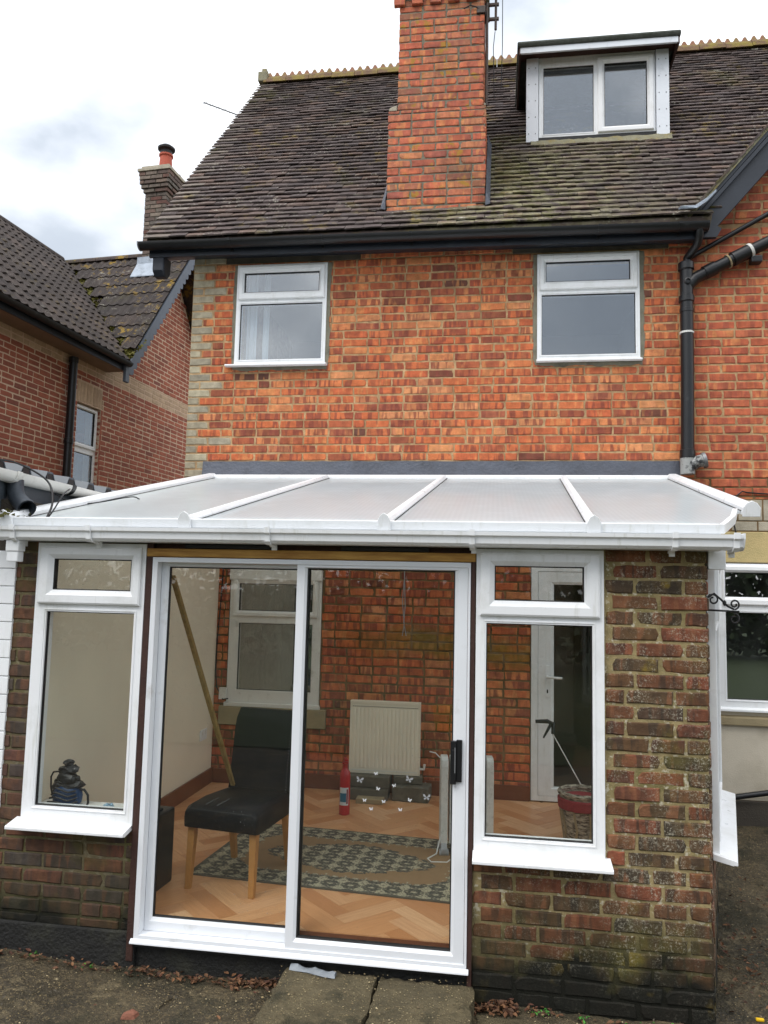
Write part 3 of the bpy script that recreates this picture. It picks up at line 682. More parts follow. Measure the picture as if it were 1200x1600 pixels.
def tile_variants(n=6):
    rg = random.Random(4); out = []
    W, L, t = .162, .16, .013
    for _ in range(n):
        vs = []
        for y in (0, L):
            for z in (0, t):
                for i, x in enumerate((-W / 2, 0, W / 2)):
                    vs.append((x + (rg.uniform(-.002, .002) if i != 1 else 0), y + (rg.uniform(-.004, .004) if y == 0 else 0), z + (.0015 if i == 1 else 0)))
        fs = [(3, 4, 10, 9), (4, 5, 11, 10), (0, 1, 4, 3), (1, 2, 5, 4), (0, 3, 9, 6), (2, 8, 11, 5)]
        out.append((vs, fs))
    return out
TV = tile_variants()
CHX0, CHX1, CHY0, CHY1 = -1.02, -.115, D + .016, 3.72
DX0, DX1, DY, DZ0, DZ1 = .29, 1.70, 3.78, 6.43, 7.36
g = .0985; items = []; rg = random.Random(21); nc = int(SL / g)
for k in range(nc):
    s = k * g; y = YE + s * math.cos(PIT); z = rz(y)
    xr = 1.66 + 1.0 * (y - YE) + .12
    x = -3.25 + (.0825 if k % 2 else 0); first = True
    wav = .006 * math.sin(k * 1.7)
    while x < min(xr, 3.6):
        w_ = .165
        xm = x + w_ / 2; x += w_ + .0
        mi = 0
        if first:
            xm = -3.25 + (.1237 if k % 2 == 0 else .0825); mi = 1 if k % 2 == 0 else 0
            scx = 1.5 if k % 2 == 0 else 1.0
            x = xm + .0825 * scx; first = False
        else: scx = 1.0
        if CHX0 + .03 < xm < CHX1 - .03 and y + .05 > CHY0 and y < CHY1: continue
        if DX0 + .05 < xm < DX1 - .05 and y + .06 > DY and z < DZ1 - .05: continue
        sag = .012 * math.sin(xm * 1.9 + .8) * math.sin(s * 1.3)
        M = Matrix.Translation((xm, y, z + sag + rg.uniform(-.003, .004))) @ Matrix.Rotation(PIT - .20 + rg.uniform(-.03, .03), 4, 'X') @ Matrix.Rotation(rg.uniform(-.008, .008), 4, 'Z') @ Matrix.Rotation(rg.uniform(-.012, .012), 4, 'Y') @ Matrix.Diagonal((scx, 1, 1, 1))
        items.append((M, rg.randrange(6), mi, .0165))
pieces(roof, 'roof_tile', TV, items, ['roof_tile', 'verge_tile'], 300, stuff_name='tile_courses')
# crested ridge tiles
b = MB(); w_ = .31
b.prism([(-.14, -.10), (-.11, -.03), (-.06, .03), (0, .055), (.06, .03), (.11, -.03), (.14, -.10), (.12, -.10), (0, .03), (-.12, -.10)], 'x', -w_ / 2, w_ / 2)
b.v = [(x, y, z) for x, y, z in b.v]
b.cur = 1
for k in range(3):
    c = -w_ / 2 + w_ * (k + .5) / 3
    b.prism([(c - .05, .045), (c + .05, .045), (c + .012, .115), (c - .012, .115)], 'y', -.012, .012)
rme = b.mesh('ridge_tile', ['ridge_moss', 'ridge_clay']); rg = random.Random(3)
for k in range(21):
    o = bpy.data.objects.new('ridge_tile', rme); COL.objects.link(o); o.parent = roof
    o.matrix_basis = Matrix.Translation((-3.02 + k * .315, YR, ZR + .01 + rg.uniform(-.006, .006))) @ Matrix.Rotation(rg.uniform(-.015, .015), 4, 'Y')
b = MB(); b.box(-3.26, -3.13, YR - .12, YR + .12, ZR - .06, ZR + .08); b.box(-3.23, -3.16, YR - .05, YR + .05, ZR + .08, ZR + .17); obj('ridge_end', b, 'lichen_stone', roof, bevel=.012)
b = MB(); b.loft([[(-3.225, y, rz(y) - .06), (-3.10, y, rz(y) - .06), (-3.10, y, rz(y) - .022), (-3.225, y, rz(y) - .022)] for y in (YE + .03, YR - .03)]); obj('verge_mortar', b, 'lintel_concrete', roof)
# fascia, soffit, gutter
def gzt(x): return 4.897 - .0075 * (x + 3.2)
b = MB()
for x0, x1 in ((-3.20, 1.70),):
    b.loft([[(x0, D - .20, gzt(x0) - .085), (x0, D - .175, gzt(x0) - .085), (x0, D - .175, gzt(x0) + .05), (x0, D - .20, gzt(x0) + .05)], [(x1, D - .20, gzt(x1) - .085), (x1, D - .175, gzt(x1) - .085), (x1, D - .175, gzt(x1) + .05), (x1, D - .20, gzt(x1) + .05)]])
obj('fascia', b, 'black_paint', house)
b = MB(); b.loft([[(x, D - .174, gzt(x) - .078), (x, D + .004, gzt(x) - .030), (x, D + .004, gzt(x) - .02), (x, D - .174, gzt(x) - .06)] for x in (-3.18, 1.70)]); obj('soffit', b, 'black_paint', house)
def gutter_loops(x0, x1, yc, zf, r, n=10, th=.004, steps=1):
    L = []
    for s_ in range(steps + 1):
        x = x0 + (x1 - x0) * s_ / steps; z = zf(x)
        o = [(x, yc - r * math.cos(math.pi * k / n), z - r * math.sin(math.pi * k / n)) for k in range(n + 1)]
        i = [(x, yc - (r - th) * math.cos(math.pi * k / n), z - (r - th) * math.sin(math.pi * k / n)) for k in range(n, -1, -1)]
        L.append(o + i)
    return L
b = MB(); b.loft(gutter_loops(-3.262, 1.725, D - .262, lambda x: gzt(x) + .015, .06, steps=10)); gut = obj('gutter', b, 'black_plastic', house, smooth=True)
for x in (-3.262, 1.722):
    b = MB(); n = 10; b.loft([[(xx, D - .262 - .063 * math.cos(math.pi * k / n), gzt(x) + .015 - .063 * math.sin(math.pi * k / n)) for k in range(n + 1)] for xx in (x - .006, x + .006)]); obj('end_stop', b, 'galvanised' if x < 0 else 'black_plastic', gut)
for x in (-2.4, -1.55, -.75, .05, .85, 1.5):
    b = MB(); b.loft(gutter_loops(x - .012, x + .012, D - .262, lambda q: gzt(x) + .018, .066)); b.box(x - .012, x + .012, D - .21, D - .199, gzt(x) - .06, gzt(x) + .015); obj('gutter_bracket', b, 'black_plastic', gut)
b = MB(); b.prism([(D - .19, 4.83), (D - .02, 4.84), (D - .03, 4.70), (D - .08, 4.645), (D - .14, 4.645), (D - .19, 4.69)], 'x', -3.17, -3.06); obj('eaves_bracket', b, 'black_paint', house, bevel=.012)
b = MB(); b.loft([[(-3.16, y, rz(y) - .20), (-3.12, y, rz(y) - .20), (-3.12, y, rz(y) - .05), (-3.16, y, rz(y) - .05)] for y in (D - .17, YR)]); obj('verge_board', b, 'black_paint', house)

# ---- chimney stack
b = MB(); Z1C, Z2C = 6.235, 7.36
b.box(CHX0 + .006, CHX1 - .006, CHY0 + .006, CHY1 - .01, 5.0, Z1C - .004); b.box(-.935 + .006, -.14 - .006, CHY0 + .008, CHY1 - .02, Z1C - .004, 7.75)
stack = obj('chimney_stack', b, 'cement', house)
cp = lambda x, z, q, rg: 0
it = lay_bricks(Matrix.Translation((0, CHY0, 0)), CHX0, CHX1, 5.22, Z1C, [], cp, zbase=5.225, seed=5, jit=.003)
it += lay_bricks(Matrix.Translation((0, CHY0 + .002, 0)), -.935, -.14, Z1C, 7.27, [], cp, zbase=Z1C, seed=6, jit=.003)
it += lay_bricks(Matrix.Translation((0, CHY0 - .028, 0)), -.965, -.11, 7.345, 7.75, [], cp, zbase=7.345, seed=7)
Ms = Matrix.Translation((CHX1, CHY0, 0)) @ Matrix.Rotation(R(90), 4, 'Z')
it += lay_bricks(Ms, 0, CHY1 - CHY0, 5.22, Z1C, [], cp, zbase=5.225, seed=8, jit=.003, cut=lambda a, z: z > rz(CHY0 + a) - .05)
Ms = Matrix.Translation((-.14, CHY0, 0)) @ Matrix.Rotation(R(90), 4, 'Z')
it += lay_bricks(Ms, 0, CHY1 - CHY0, Z1C, 7.27, [], cp, zbase=Z1C, seed=9, jit=.003)
for xd in (-.905, -.735, -.565, -.395, -.225):        # dentil course
    it.append((Matrix.Translation((xd - .03, CHY0 - .028, 7.306)) @ Matrix.Diagonal((.48, 1, 1.0, 1)), 2, 0, .01))
    it.append((Matrix.Translation((xd + .06, CHY0 + .004, 7.306)) @ Matrix.Diagonal((.34, 1, 1.0, 1)), 3, 0, .005))
for k, zt in enumerate((7.75,)):
    b = MB(); b.box(-.97, -.10, CHY0 - .04, CHY1, zt, zt + .05); obj('capping', b, 'cement', stack, bevel=.01)
pieces(stack, 'brick', BVR, it, ['chimney_brick'], 300, stuff_name='hidden_bricks')
b = MB(); b.prism([(CHY0 - .02, 5.21), (CHY0 - .10, 5.165), (CHY0 - .10, 5.15), (CHY0 + .02, 5.18), (CHY0 + .02, 5.24), (CHY0 - .008, 5.24)], 'x', CHX0 - .03, CHX1 + .03); obj('flashing', b, 'lintel_concrete', stack, bevel=.006)
b = MB(); b.loft([[(CHX1 + .002, y, rz(y) + .02), (CHX1 + .045, y, rz(y) + .03), (CHX1 + .045, y, rz(y) + .05), (CHX1 + .006, y, rz(y) + .16)] for y in (CHY0 - .03, CHY1)]); obj('flashing', b, 'lead', stack)
b = MB(); b.loft([[(CHX0 - .002, y, rz(y) + .02), (CHX0 - .045, y, rz(y) + .03), (CHX0 - .045, y, rz(y) + .05), (CHX0 - .006, y, rz(y) + .12)] for y in (CHY0 - .03, CHY1)]); obj('flashing', b, 'lead', stack)
b = MB(); b.prism([(-1.015, 6.235), (-.94, 6.235), (-.94, 6.285), (-.985, 6.275), (-1.01, 6.262)], 'y', CHY0 - .004, CHY0 + .5); b.prism([(-.135, 6.235), (-.118, 6.235), (-.118, 6.25), (-.135, 6.26)], 'y', CHY0 - .004, CHY0 + .5); obj('shoulder_mortar', b, 'pale_block', stack, bevel=.006)
b = MB(); b.tube([(-.115, CHY0 + .05, 6.26), (-.113, CHY0 + .05, 6.8), (-.118, CHY0 + .05, 7.28)], .014, 8); obj('cable_duct', b, 'rust_metal', stack)

# ---- dormer
b = MB(); y1 = YE + (DZ1 - ZE) / T + .1
b.prism([(DY + .10, 6.30), (DY + .02, 6.44), (DY + .02, DZ1), (y1, DZ1), (y1 - .05, DZ1 - .2)], 'x', DX0 + .012, DX0 + .06); b.prism([(DY + .10, 6.30), (DY + .02, 6.44), (DY + .02, DZ1), (y1, DZ1), (y1 - .05, DZ1 - .2)], 'x', DX1 - .06, DX1 - .012)
b.box(DX0 + .06, DX1 - .06, DY + .9, DY + .92, 6.3, DZ1 - .02); b.box(DX0 + .06, DX1 - .06, DY + .1, DY + .9, 6.32, 6.36)
dormer = obj('dormer', b, 'felt', house)
wd = upvc_window(dormer, .412, 1.572, 6.475, 7.325, DY - .012, (.458, .962, 6.508, 7.225), None, None, glass='upper_glass', name='dormer_window') if False else None
b = MB(); X0, X1, Z0, Z1, Y = .412, 1.572, 6.47, 7.33, DY - .01
for q in ((X0, .457, Z0, Z1), (1.535, X1, Z0, Z1), (.965, 1.035, Z0, Z1)): b.box(q[0], q[1], Y, Y + .06, q[2], q[3])
for q in ((.457, .965), (1.035, 1.535)): b.box(q[0], q[1], Y, Y + .06, Z0, 6.502); b.box(q[0], q[1], Y, Y + .06, 7.235, Z1)
e = .013
for l in ((.457, .965, 6.502, 7.235),): b.ring((l[0] - e, l[1] + e, l[2] - e, l[3] + e), l, [(0, Y + .01), (0, Y - .004), (.35, Y - .004), (1, Y + .012), (1, Y + .03)])
fr = obj('window_frame', b, 'upvc', dormer)
b = MB(); b.ring((1.005, 1.555, 6.485, 7.305), (1.072, 1.493, 6.548, 7.232), [(0, Y + .03), (0, Y - .016), (.12, Y - .021), (.62, Y - .021), (.72, Y - .017), (1, Y - .002), (1, Y + .03)]); obj('sash', b, 'upvc', dormer)
b = MB(); b.box(.459, .963, Y + .019, Y + .025, 6.504, 7.233); obj('pane', b, 'upper_glass', dormer)
b = MB(); b.box(1.074, 1.491, Y + .012, Y + .018, 6.55, 7.230); obj('pane', b, 'upper_glass', dormer)
b = MB(); b.ring((.457, .965, 6.502, 7.235), (.462, .960, 6.507, 7.23), [(0, Y + .011), (1, Y + .014), (1, Y + .03), (0, Y + .03)]); b.ring((1.072, 1.493, 6.548, 7.232), (1.077, 1.488, 6.553, 7.227), [(0, Y - .003), (1, Y + .001), (1, Y + .03), (0, Y + .03)]); obj('gasket', b, 'gasket', dormer)
b = MB(); b.box(.46, .964, Y + .05, Y + .07, 7.195, 7.23); obj('blind_rail', b, 'black_plastic', dormer)
for x0, x1 in ((.283, .406), (1.58, 1.704)):
    b = MB(); b.box(x0, x1, Y - .03, Y + .035, 6.41, 7.33); c = obj('cover_board', b, 'dormer_white', dormer, bevel=.003)
    rg = random.Random(int(x0 * 100))
    b = MB()
    for k in range(5):
        for xx in (x0 + .025, x1 - .03):
            b.lathe([(.001, -.003), (.006, -.003), (.006, .003), (.001, .003)], 8)
            n = 32; b.v[-n:] = [(xx + p[0], Y - .031 + p[2] * .6, 6.5 + k * .18 + rg.uniform(-.02, .02) * 0 + p[1]) for p in b.v[-n:]]
    obj('screw_heads', b, 'galvanised', c, kind='stuff')
b = MB(); b.box(.406, 1.58, Y - .004, Y + .06, 7.333, DZ1 - .004); obj('head_board', b, 'old_white', dormer)
b = MB(); b.prism([(DY - .20, DZ1 - .012), (y1 + .2, DZ1 + .0), (y1 + .2, DZ1 + .05), (DY - .205, DZ1 + .045), (DY - .215, DZ1 + .02)], 'x', .185, 1.79); obj('flat_roof', b, 'felt', dormer, bevel=.012)
b = MB(); b.box(.215, 1.765, DY - .188, DY - .165, DZ1 - .075, DZ1 - .012); obj('fascia', b, 'dormer_white', dormer, bevel=.003)
for x0, x1 in ((.20, .222), (1.758, 1.78)):
    b = MB(); b.box(x0, x1, DY - .186, y1, DZ1 - .085, DZ1 - .014); obj('side_fascia', b, 'dark_timber', dormer)
b = MB(); b.box(.224, 1.756, DY - .164, DY + .019, DZ1 - .02, DZ1 - .013); obj('soffit', b, 'dark_timber', dormer)
b = MB(); b.box(.40, 1.59, DY - .012, DY + .06, 6.41, 6.468); obj('base_gap', b, 'gasket', dormer)
b = MB(); rg = random.Random(6); L = []
for k in range(30):
    x = .33 + 1.39 * k / 29; j_ = rg.uniform(-.012, .012); L.append([(x, DY - .07 + j_, rz(DY - .07 + j_) + .012), (x, DY - .02, rz(DY - .02) + .0), (x, DY - .015, 6.425), (x, DY - .045 + j_ * .5, 6.415 + rg.uniform(-.006, .006))])
b.loft(L); obj('apron_mortar', b, 'lichen_stone', dormer)

# ---- gable wing to the right, in the same wall plane
GS = 1.155
def gbz(x): return 4.985 + GS * (x - 1.70)
b = MB(); b.prism([(1.68, 4.99), (1.68, 5.0), (3.6, 7.22), (3.6, 4.99)], 'y', D + .0045, D + .26); gw = obj('gable_wall', b, 'mortar', house)
items = lay_bricks(Matrix.Translation((0, D, 0)), 1.68, 3.6, 4.99, 7.2, [], lambda *a: 1, zbase=2.93 - .075 * 40, cut=lambda x, z: z < gbz(x) - .02, seed=31)
pieces(gw, 'brick', BV, items, ['house_brick', 'wing_brick'], 300, stuff_name='hidden_bricks')
ang = math.atan(GS); GM = Matrix.Translation((1.70, 0, 4.985)) @ Matrix.Rotation(-ang, 4, 'Y')
b = MB(GM); b.box(-.08, 3.0, D - .17, D - .13, -.155, .055); b.v = b.v; barge = obj('bargeboard', b, 'black_paint', house, bevel=.004)
b = MB(); b.add([(1.655, D - .172, 4.80), (1.82, D - .172, 4.80), (1.86, D - .172, 4.87), (1.70, D - .172, 4.99), (1.64, D - .172, 4.95), (1.655, D - .128, 4.80), (1.82, D - .128, 4.80), (1.86, D - .128, 4.87), (1.70, D - .128, 4.99), (1.64, D - .128, 4.95)], [(0, 1, 2, 3, 4), (9, 8, 7, 6, 5), (0, 5, 6, 1), (1, 6, 7, 2), (2, 7, 8, 3), (3, 8, 9, 4), (4, 9, 5, 0)]); obj('bargeboard_foot', b, 'black_paint', house)
b = MB(GM); b.box(-.10, 3.0, D - .20, D - .172, .0, .03); b.box(-.10, 3.0, D - .195, D - .172, .036, .062); obj('verge_moulding', b, 'black_paint', house)
b = MB(GM); b.box(-.15, 3.0, D - .165, 6.5, .066, .085); wroof = obj('wing_roof', b, 'roof_tile', house)
items = []; rg = random.Random(41)
for k in range(30):
    M = GM @ Matrix.Translation((-.12 + k * .0985, D - .14, .088)) @ Matrix.Rotation(.075, 4, 'Y') @ Matrix.Rotation(R(-90), 4, 'Z') @ Matrix.Rotation(rg.uniform(-.03, .03), 4, 'Y')
    for j in range(3): items.append((M @ Matrix.Translation((.165 * -j, 0, 0)), rg.randrange(6), 0, .01))
pieces(wroof, 'verge_tile', TV, items, ['roof_tile'], 40, stuff_name='verge_tile_field')
b = MB(GM); rg = random.Random(8); L = []
for k in range(40):
    s = -.1 + k * .075; L.append([(s, D - .205 + rg.uniform(-.008, .004), .062), (s, D - .205 + rg.uniform(-.01, .004), .086 + rg.uniform(0, .01)), (s, D - .12, .088), (s, D - .12, .062)])
b.loft(L); obj('verge_mortar', b, 'lichen_stone', house)
b = MB(); b.loft([[(x, y, z) for x, y, z in q] for q in ([(1.50, 2.47, 4.985), (1.50, 2.56, 5.02), (1.50, 2.56, 5.04), (1.50, 2.46, 5.005)], [(1.62, 2.45, 4.975), (1.62, 2.56, 5.02), (1.62, 2.56, 5.045), (1.62, 2.45, 5.0)], [(1.70, 2.45, 5.03), (1.70, 2.56, 5.05), (1.70, 2.56, 5.09), (1.70, 2.45, 5.06)], [(1.78, 2.47, 5.12), (1.78, 2.56, 5.14), (1.78, 2.56, 5.16), (1.78, 2.47, 5.14)])]); obj('valley_flashing', b, 'pale_lead', house)

# ---- soil pipe, rainwater pipe, branches
YP = D - .085
b = MB(); b.tube([(1.59, YP, 4.56), (1.587, YP, 3.7), (1.575, YP, 2.86)], .053, 20); pipe = obj('soil_pipe', b, 'black_plastic', house, smooth=True)
for zc, h, r in ((4.585, .035, .066), (4.30, .03, .063), (4.20, .02, .057), (2.97, .04, .062)):
    b = MB(); b.lathe([(r - .008, -h), (r, -h * .8), (r, h * .8), (r - .008, h)], 20, (1.588 if zc > 3 else 1.576, YP, zc)); obj('collar', b, 'black_plastic', pipe, smooth=True)
b = MB(); b.lathe([(.055, -.008), (.058, -.008), (.058, .008), (.055, .008)], 20, (1.586, YP, 4.005)); obj('clip_band', b, 'cable_pale', pipe)
b = MB(); b.lathe([(.03, 0), (.03, .012), (.018, .016), (.018, .004)], 16); b.v = [(1.59 + x, YP - .05 - z, 4.44 + y) for x, y, z in b.v]; obj('access_cap', b, 'black_plastic', pipe, smooth=True)
b = MB(); b.tube([(1.66, D - .262, 4.85), (1.66, D - .25, 4.78), (1.655, D - .20, 4.73), (1.60, YP, 4.66), (1.592, YP, 4.56)], .034, 14); obj('rainwater_outlet', b, 'black_plastic', pipe, smooth=True)
b = MB(); b.tube([(1.59, YP, 4.40), (1.66, YP, 4.48), (1.80, YP, 4.555), (2.25, YP, 4.775), (3.0, YP, 5.13)], .05, 18); br = obj('branch_pipe', b, 'black_plastic', pipe, smooth=True)
dv = Vector((.9, 0, .44)).normalized()
for t, h, r, mt in ((1.78, .05, .058, 'black_plastic'), (1.93, .006, .06, 'stone_sill'), (2.03, .075, .06, 'black_plastic'), (2.105, .012, .063, 'cable_pale')):
    c = Vector((t, YP, 4.555 + (t - 1.80) * .489)); b = MB(); b.tube([c - dv * h, c + dv * h], r, 18); obj('collar', b, mt, pipe, smooth=True)
b = MB(); b.box(2.11, 2.20, YP - .02, YP + .06, 4.60, 4.66); obj('pipe_clip', b, 'black_plastic', pipe, bevel=.01)
b = MB(); b.tube([(1.60, D - .05, 4.66), (1.68, D - .05, 4.71), (2.26, D - .05, 5.035), (3.0, D - .05, 5.45)], .021, 12); obj('waste_pipe', b, 'black_plastic', house, smooth=True)
b = MB(); b.tube([(1.575, YP, 2.98), (1.575, YP, 2.80)], .058, 18); b.tube([(1.575, YP, 2.85), (1.64, YP - .01, 2.90), (1.70, YP - .02, 2.915)], [.05, .052, .055], 18); fit = obj('branch_fitting', b, 'grey_paint', pipe, smooth=True)
b = MB(); b.tube([(1.69, YP - .02, 2.912), (1.715, YP - .022, 2.918)], [.066, .066], 18); obj('socket_rim', b, 'galvanised', pipe, smooth=True)

# ---- lower right: concrete blocks, lintel, window, render, plinth
b = MB(); b.box(1.45, HX1, D - .006, D + .02, 2.083, 2.335); obj('lintel', b, 'stained_concrete', house, label='yellowed concrete lintel over the side window', bevel=.006)
rg = random.Random(17)
for j, (za, zb) in enumerate(((2.345, 2.42), (2.43, 2.60))):
    x = 1.94 - (.12 if j else 0)
    while x < 3.5:
        w_ = rg.uniform(.17, .24); b = MB(); b.box(max(x, 1.94), x + w_ - .012, D - .002, D + .03, za, zb); obj('concrete_block', b, 'pale_block', house, bevel=.005); x += w_
b = MB(); b.box(1.45, HX1, D + .001, D + .02, .19, .76); obj('rendered_panel', b, 'cream_render', house)
b = MB(); b.box(1.45, HX1, D + .001, D + .02, .76, 2.083); b2 = MB(); wall_panel(b2, 1.45, HX1, .762, 2.08, [RWN], D + .0, D + .02); obj('rendered_reveal', b2, 'cream_render', house)
b = MB(); b.prism([(D - .035, .775), (D - .035, .835), (D + .02, .86), (D + .02, .77)], 'x', 1.70, HX1); obj('stone_sill', b, 'stone_sill', house, bevel=.006)
b = MB(); b.box(1.45, HX1, D - .03, D + .02, -.15, .185); obj('plinth', b, 'render_dark', house, bevel=.01)
upvc_window(house, 1.80, 3.14, .905, 2.072, D - .008, (1.872, 2.45, .975, 1.675), (1.872, 2.45, 1.80, 2.0), 1.735, glass='upper_glass', sill=(1.74, 3.2, .03, .925, .02), sash_in=.05)
b = MB(); b.tube([(1.60, D - .07, .17), (1.90, D - .07, .225), (2.35, D - .07, .31), (3.0, D - .07, .43)], .022, 12); obj('waste_pipe', b, 'black_plastic', house, smooth=True)
b = MB(); b.tube([(1.96, D - .012, 2.62), (2.02, D - .02, 2.67), (2.06, D - .014, 2.66), (2.35, D - .014, 2.64)], .006, 6); b.tube([(1.96, D - .012, 2.62), (1.93, D - .012, 2.5), (1.97, D - .012, 2.3)], .006, 6); obj('wall_cable', b, 'cable_black', house, smooth=True)

# ---- openings seen through the conservatory: old window with sill, glazed door
upvc_window(house, -2.345, -1.508, .775, 1.945, D - .004, (-2.258, -1.585, .885, 1.47), (-2.262, -1.59, 1.58, 1.82), 1.53, glass='upper_glass', mat='old_white', sash_in=.03, label='old white window behind the sliding door')
b = MB(); b.box(-2.352, -1.50, D - .03, D - .006, 1.85, 1.95); obj('roller_blind_box', b, 'old_white', house, bevel=.02)
b = MB(); b.box(-2.40, -1.44, D - .045, D + .03, .585, .742); obj('stone_sill', b, 'stone_sill', house, bevel=.006)
b = MB(); b.box(-2.36, -1.495, D - .03, D + .02, .742, .775); obj('window_board', b, 'old_white', house, bevel=.004)
b = MB(); Y = D - .01
b.ring((.31, 1.155, .09, 2.035), (.365, 1.10, .13, 1.98), [(0, Y + .07), (0, Y), (1, Y), (1, Y + .07)]); door = obj('back_door', b, 'upvc', house, label='white glazed back door')
b = MB(); b.ring((.368, 1.097, .133, 1.977), (.497, .97, .20, 1.87), [(0, Y + .06), (0, Y + .006), (.8, Y + .006), (1, Y + .02), (1, Y + .06)]); obj('door_leaf', b, 'upvc', door)
b = MB(); b.box(.498, .969, Y + .03, Y + .036, .201, 1.869); obj('pane', b, 'glass', door)
b = MB(); b.box(.425, .462, Y - .006, Y + .006, .93, 1.19); b.tube([(.443, Y - .006, 1.10), (.443, Y - .05, 1.10), (.46, Y - .055, 1.10), (.56, Y - .055, 1.095)], .010, 8); obj('handle', b, 'upvc', door, smooth=True)
b = MB(); b.box(.438, .449, Y - .0075, Y - .004, .965, .995); obj('keyhole', b, 'gasket', door)

# ================================================================== conservatory
cons = root('conservatory', 'lean-to conservatory with brick piers, white frames and translucent sloping roof', 'conservatory', (-.8, .1, -.15), world_coords=True)
SX0, SY0, SX1, SY1 = 1.01, 0.0, 1.42, 1.45          # splayed side wall
# mortar bodies
LWH = (-2.457, -1.832, .53, 2.012); RWH = (-.092, .528, .53, 2.014)
b = MB(); wall_panel(b, -2.60, -1.838, -.2, 2.03, [LWH], .005, .12); lwall = obj('wall', b, 'dark_mortar', cons, label='mossy brick wall left of the sliding door')
b = MB(); wall_panel(b, -.095, 1.0, -.2, 2.03, [RWH], .005, .12); rwall = obj('wall', b, 'old_mortar', cons, label='lichened brick pier and wall right of the sliding door')
ZB = -.225
li = lay_bricks(Matrix(), -2.60, -1.838, .04, 2.03, [LWH], lambda *a: 0, zbase=ZB + .008, phase=.06, seed=51, jit=.004)
pieces(lwall, 'brick', BVR, li, ['left_pier_brick'], 300)
# right pier: laid from the corner, stretchers and closers
def right_cells(k):
    return [.0]
ri = []; rg = random.Random(61); pit = .075
for k in range(-1, 40):
    za, zb = ZB + k * pit + .0055, ZB + (k + 1) * pit - .0055
    if zb > 2.036: break
    x = 1.01; first = True
    while x > -.09:
        L = BL
        if first and k % 2: L = .102
        elif rg.random() < .12: L = .15
        first = False
        x0 = max(x - L, -.093); x1 = x; x -= L + .014
        if x1 - x0 < .03: continue
        segs = [(x0, x1, za, zb)]
        h = RWH
        if h[2] < zb and h[3] > za and h[0] < x1 and h[1] > x0:
            segs = []
            if x1 > h[1]: segs.append((max(x0, h[1] + .006), x1, za, zb))
            if h[2] - za > .02: segs.append((x0, min(x1, h[1]), za, h[2] - .004))
            if zb - h[3] > .014: segs.append((x0, min(x1, h[1]), h[3] + .004, zb))
        for a0, a1, p, q in segs:
            if a1 - a0 < .025: continue
            ri.append((Matrix.Translation(((a0 + a1) / 2, rg.uniform(-.004, .003), (p + q) / 2)) @ Matrix.Rotation(rg.uniform(-.008, .008), 4, 'Y') @ Matrix.Diagonal(((a1 - a0) / BL, 1, (q - p) / BH, 1)), rg.randrange(8), 0, (a1 - a0) * (q - p)))
pieces(rwall, 'brick', BVR, ri, ['pier_brick'], 300)
# splayed side: dwarf wall, window frames above
ths = math.atan2(SY1 - SY0, SX1 - SX0); LS = math.hypot(SX1 - SX0, SY1 - SY0)
MS = Matrix.Translation((SX0, SY0, 0)) @ Matrix.Rotation(ths, 4, 'Z')
b = MB(MS); b.box(.0, LS, .010, .12, -.2, .53); b.box(.0, .16, .010, .12, .53, 2.03); swall = obj('wall', b, 'old_mortar', cons)
b2 = MB(); b2.box(SX1 - .11, SX1, SY1, D - .01, -.2, .53); obj('wall', b2, 'dark_mortar', cons)
si = lay_bricks(MS, .02, LS, -.2, .53, [], lambda *a: 0, zbase=ZB, seed=71, jit=.004) + lay_bricks(MS, .02, .15, .53, 2.03, [], lambda *a: 0, zbase=ZB, seed=72, jit=.004)
pieces(swall, 'brick', BVR, si, ['pier_brick'], 300)
upvc_window(cons, .16, LS, .56, 2.03, -.03, (.21, LS - .05, .63, 1.62), (.23, LS - .07, 1.75, 1.93), 1.68, M=MS, sill=(.13, LS + .02, .075, .575, .02), label='side window on the splayed wall')
MS2 = Matrix.Translation((SX1, SY1, 0)) @ Matrix.Rotation(R(90), 4, 'Z')
upvc_window(cons, .0, D - SY1 - .02, .53, 2.03, .0, (.05, D - SY1 - .07, .60, 1.62), (.07, D - SY1 - .09, 1.75, 1.93), 1.68, M=MS2)
# black plinth on the left, damp course under the door, door posts, timber head
b = MB(); b.box(-2.62, -1.79, -.012, .10, -.2, .038); obj('plinth', b, 'black_bitumen', cons, bevel=.008)
b = MB(); b.box(-1.80, -.10, .015, .12, -.2, -.03); obj('threshold_wall', b, 'black_bitumen', cons, bevel=.008)
b = MB(); b.box(-1.80, -.10, -.012, .10, -.03, -.006); obj('damp_course', b, 'gasket', cons)
for x0, x1 in ((-1.832, -1.796), (-.116, -.094)):
    b = MB(); b.box(x0, x1, -.018, .11, -.10 if x0 < -1 else -.12, 2.02); obj('door_post', b, 'dark_timber', cons, bevel=.004)
b = MB(); b.box(-1.83, -.095, -.022, .09, 1.944, 1.987); obj('timber_head', b, 'lintel_timber', cons, bevel=.004)
b = MB(); b.box(-1.83, -.095, .01, .09, 1.988, 2.03); obj('head_gap', b, 'dark_timber', cons)
for x0, x1 in ((-1.62, -1.15), (-.78, -.33)):
    b = MB(); b.box(x0, x1, -.024, .008, 1.990, 2.012); obj('rubber_strip', b, 'gasket', cons, bevel=.004)
# front windows
upvc_window(cons, -2.455, -1.834, .56, 2.008, -.018, (-2.385, -1.885, .628, 1.641), (-2.355, -1.913, 1.757, 1.923), 1.682, sill=(-2.485, -1.838, .085, .566, .018))
upvc_window(cons, -.09, .526, .557, 2.011, -.018, (-.039, .471, .623, 1.645), (0.0, .432, 1.757, 1.928), 1.682, sill=(-.094, .552, .085, .563, .018))
for x0, x1 in ((-2.45, -1.84),):
    b = MB(); b.box(x0, x1, .055, .22, .57, .60); obj('window_board', b, 'old_white', cons, bevel=.006)
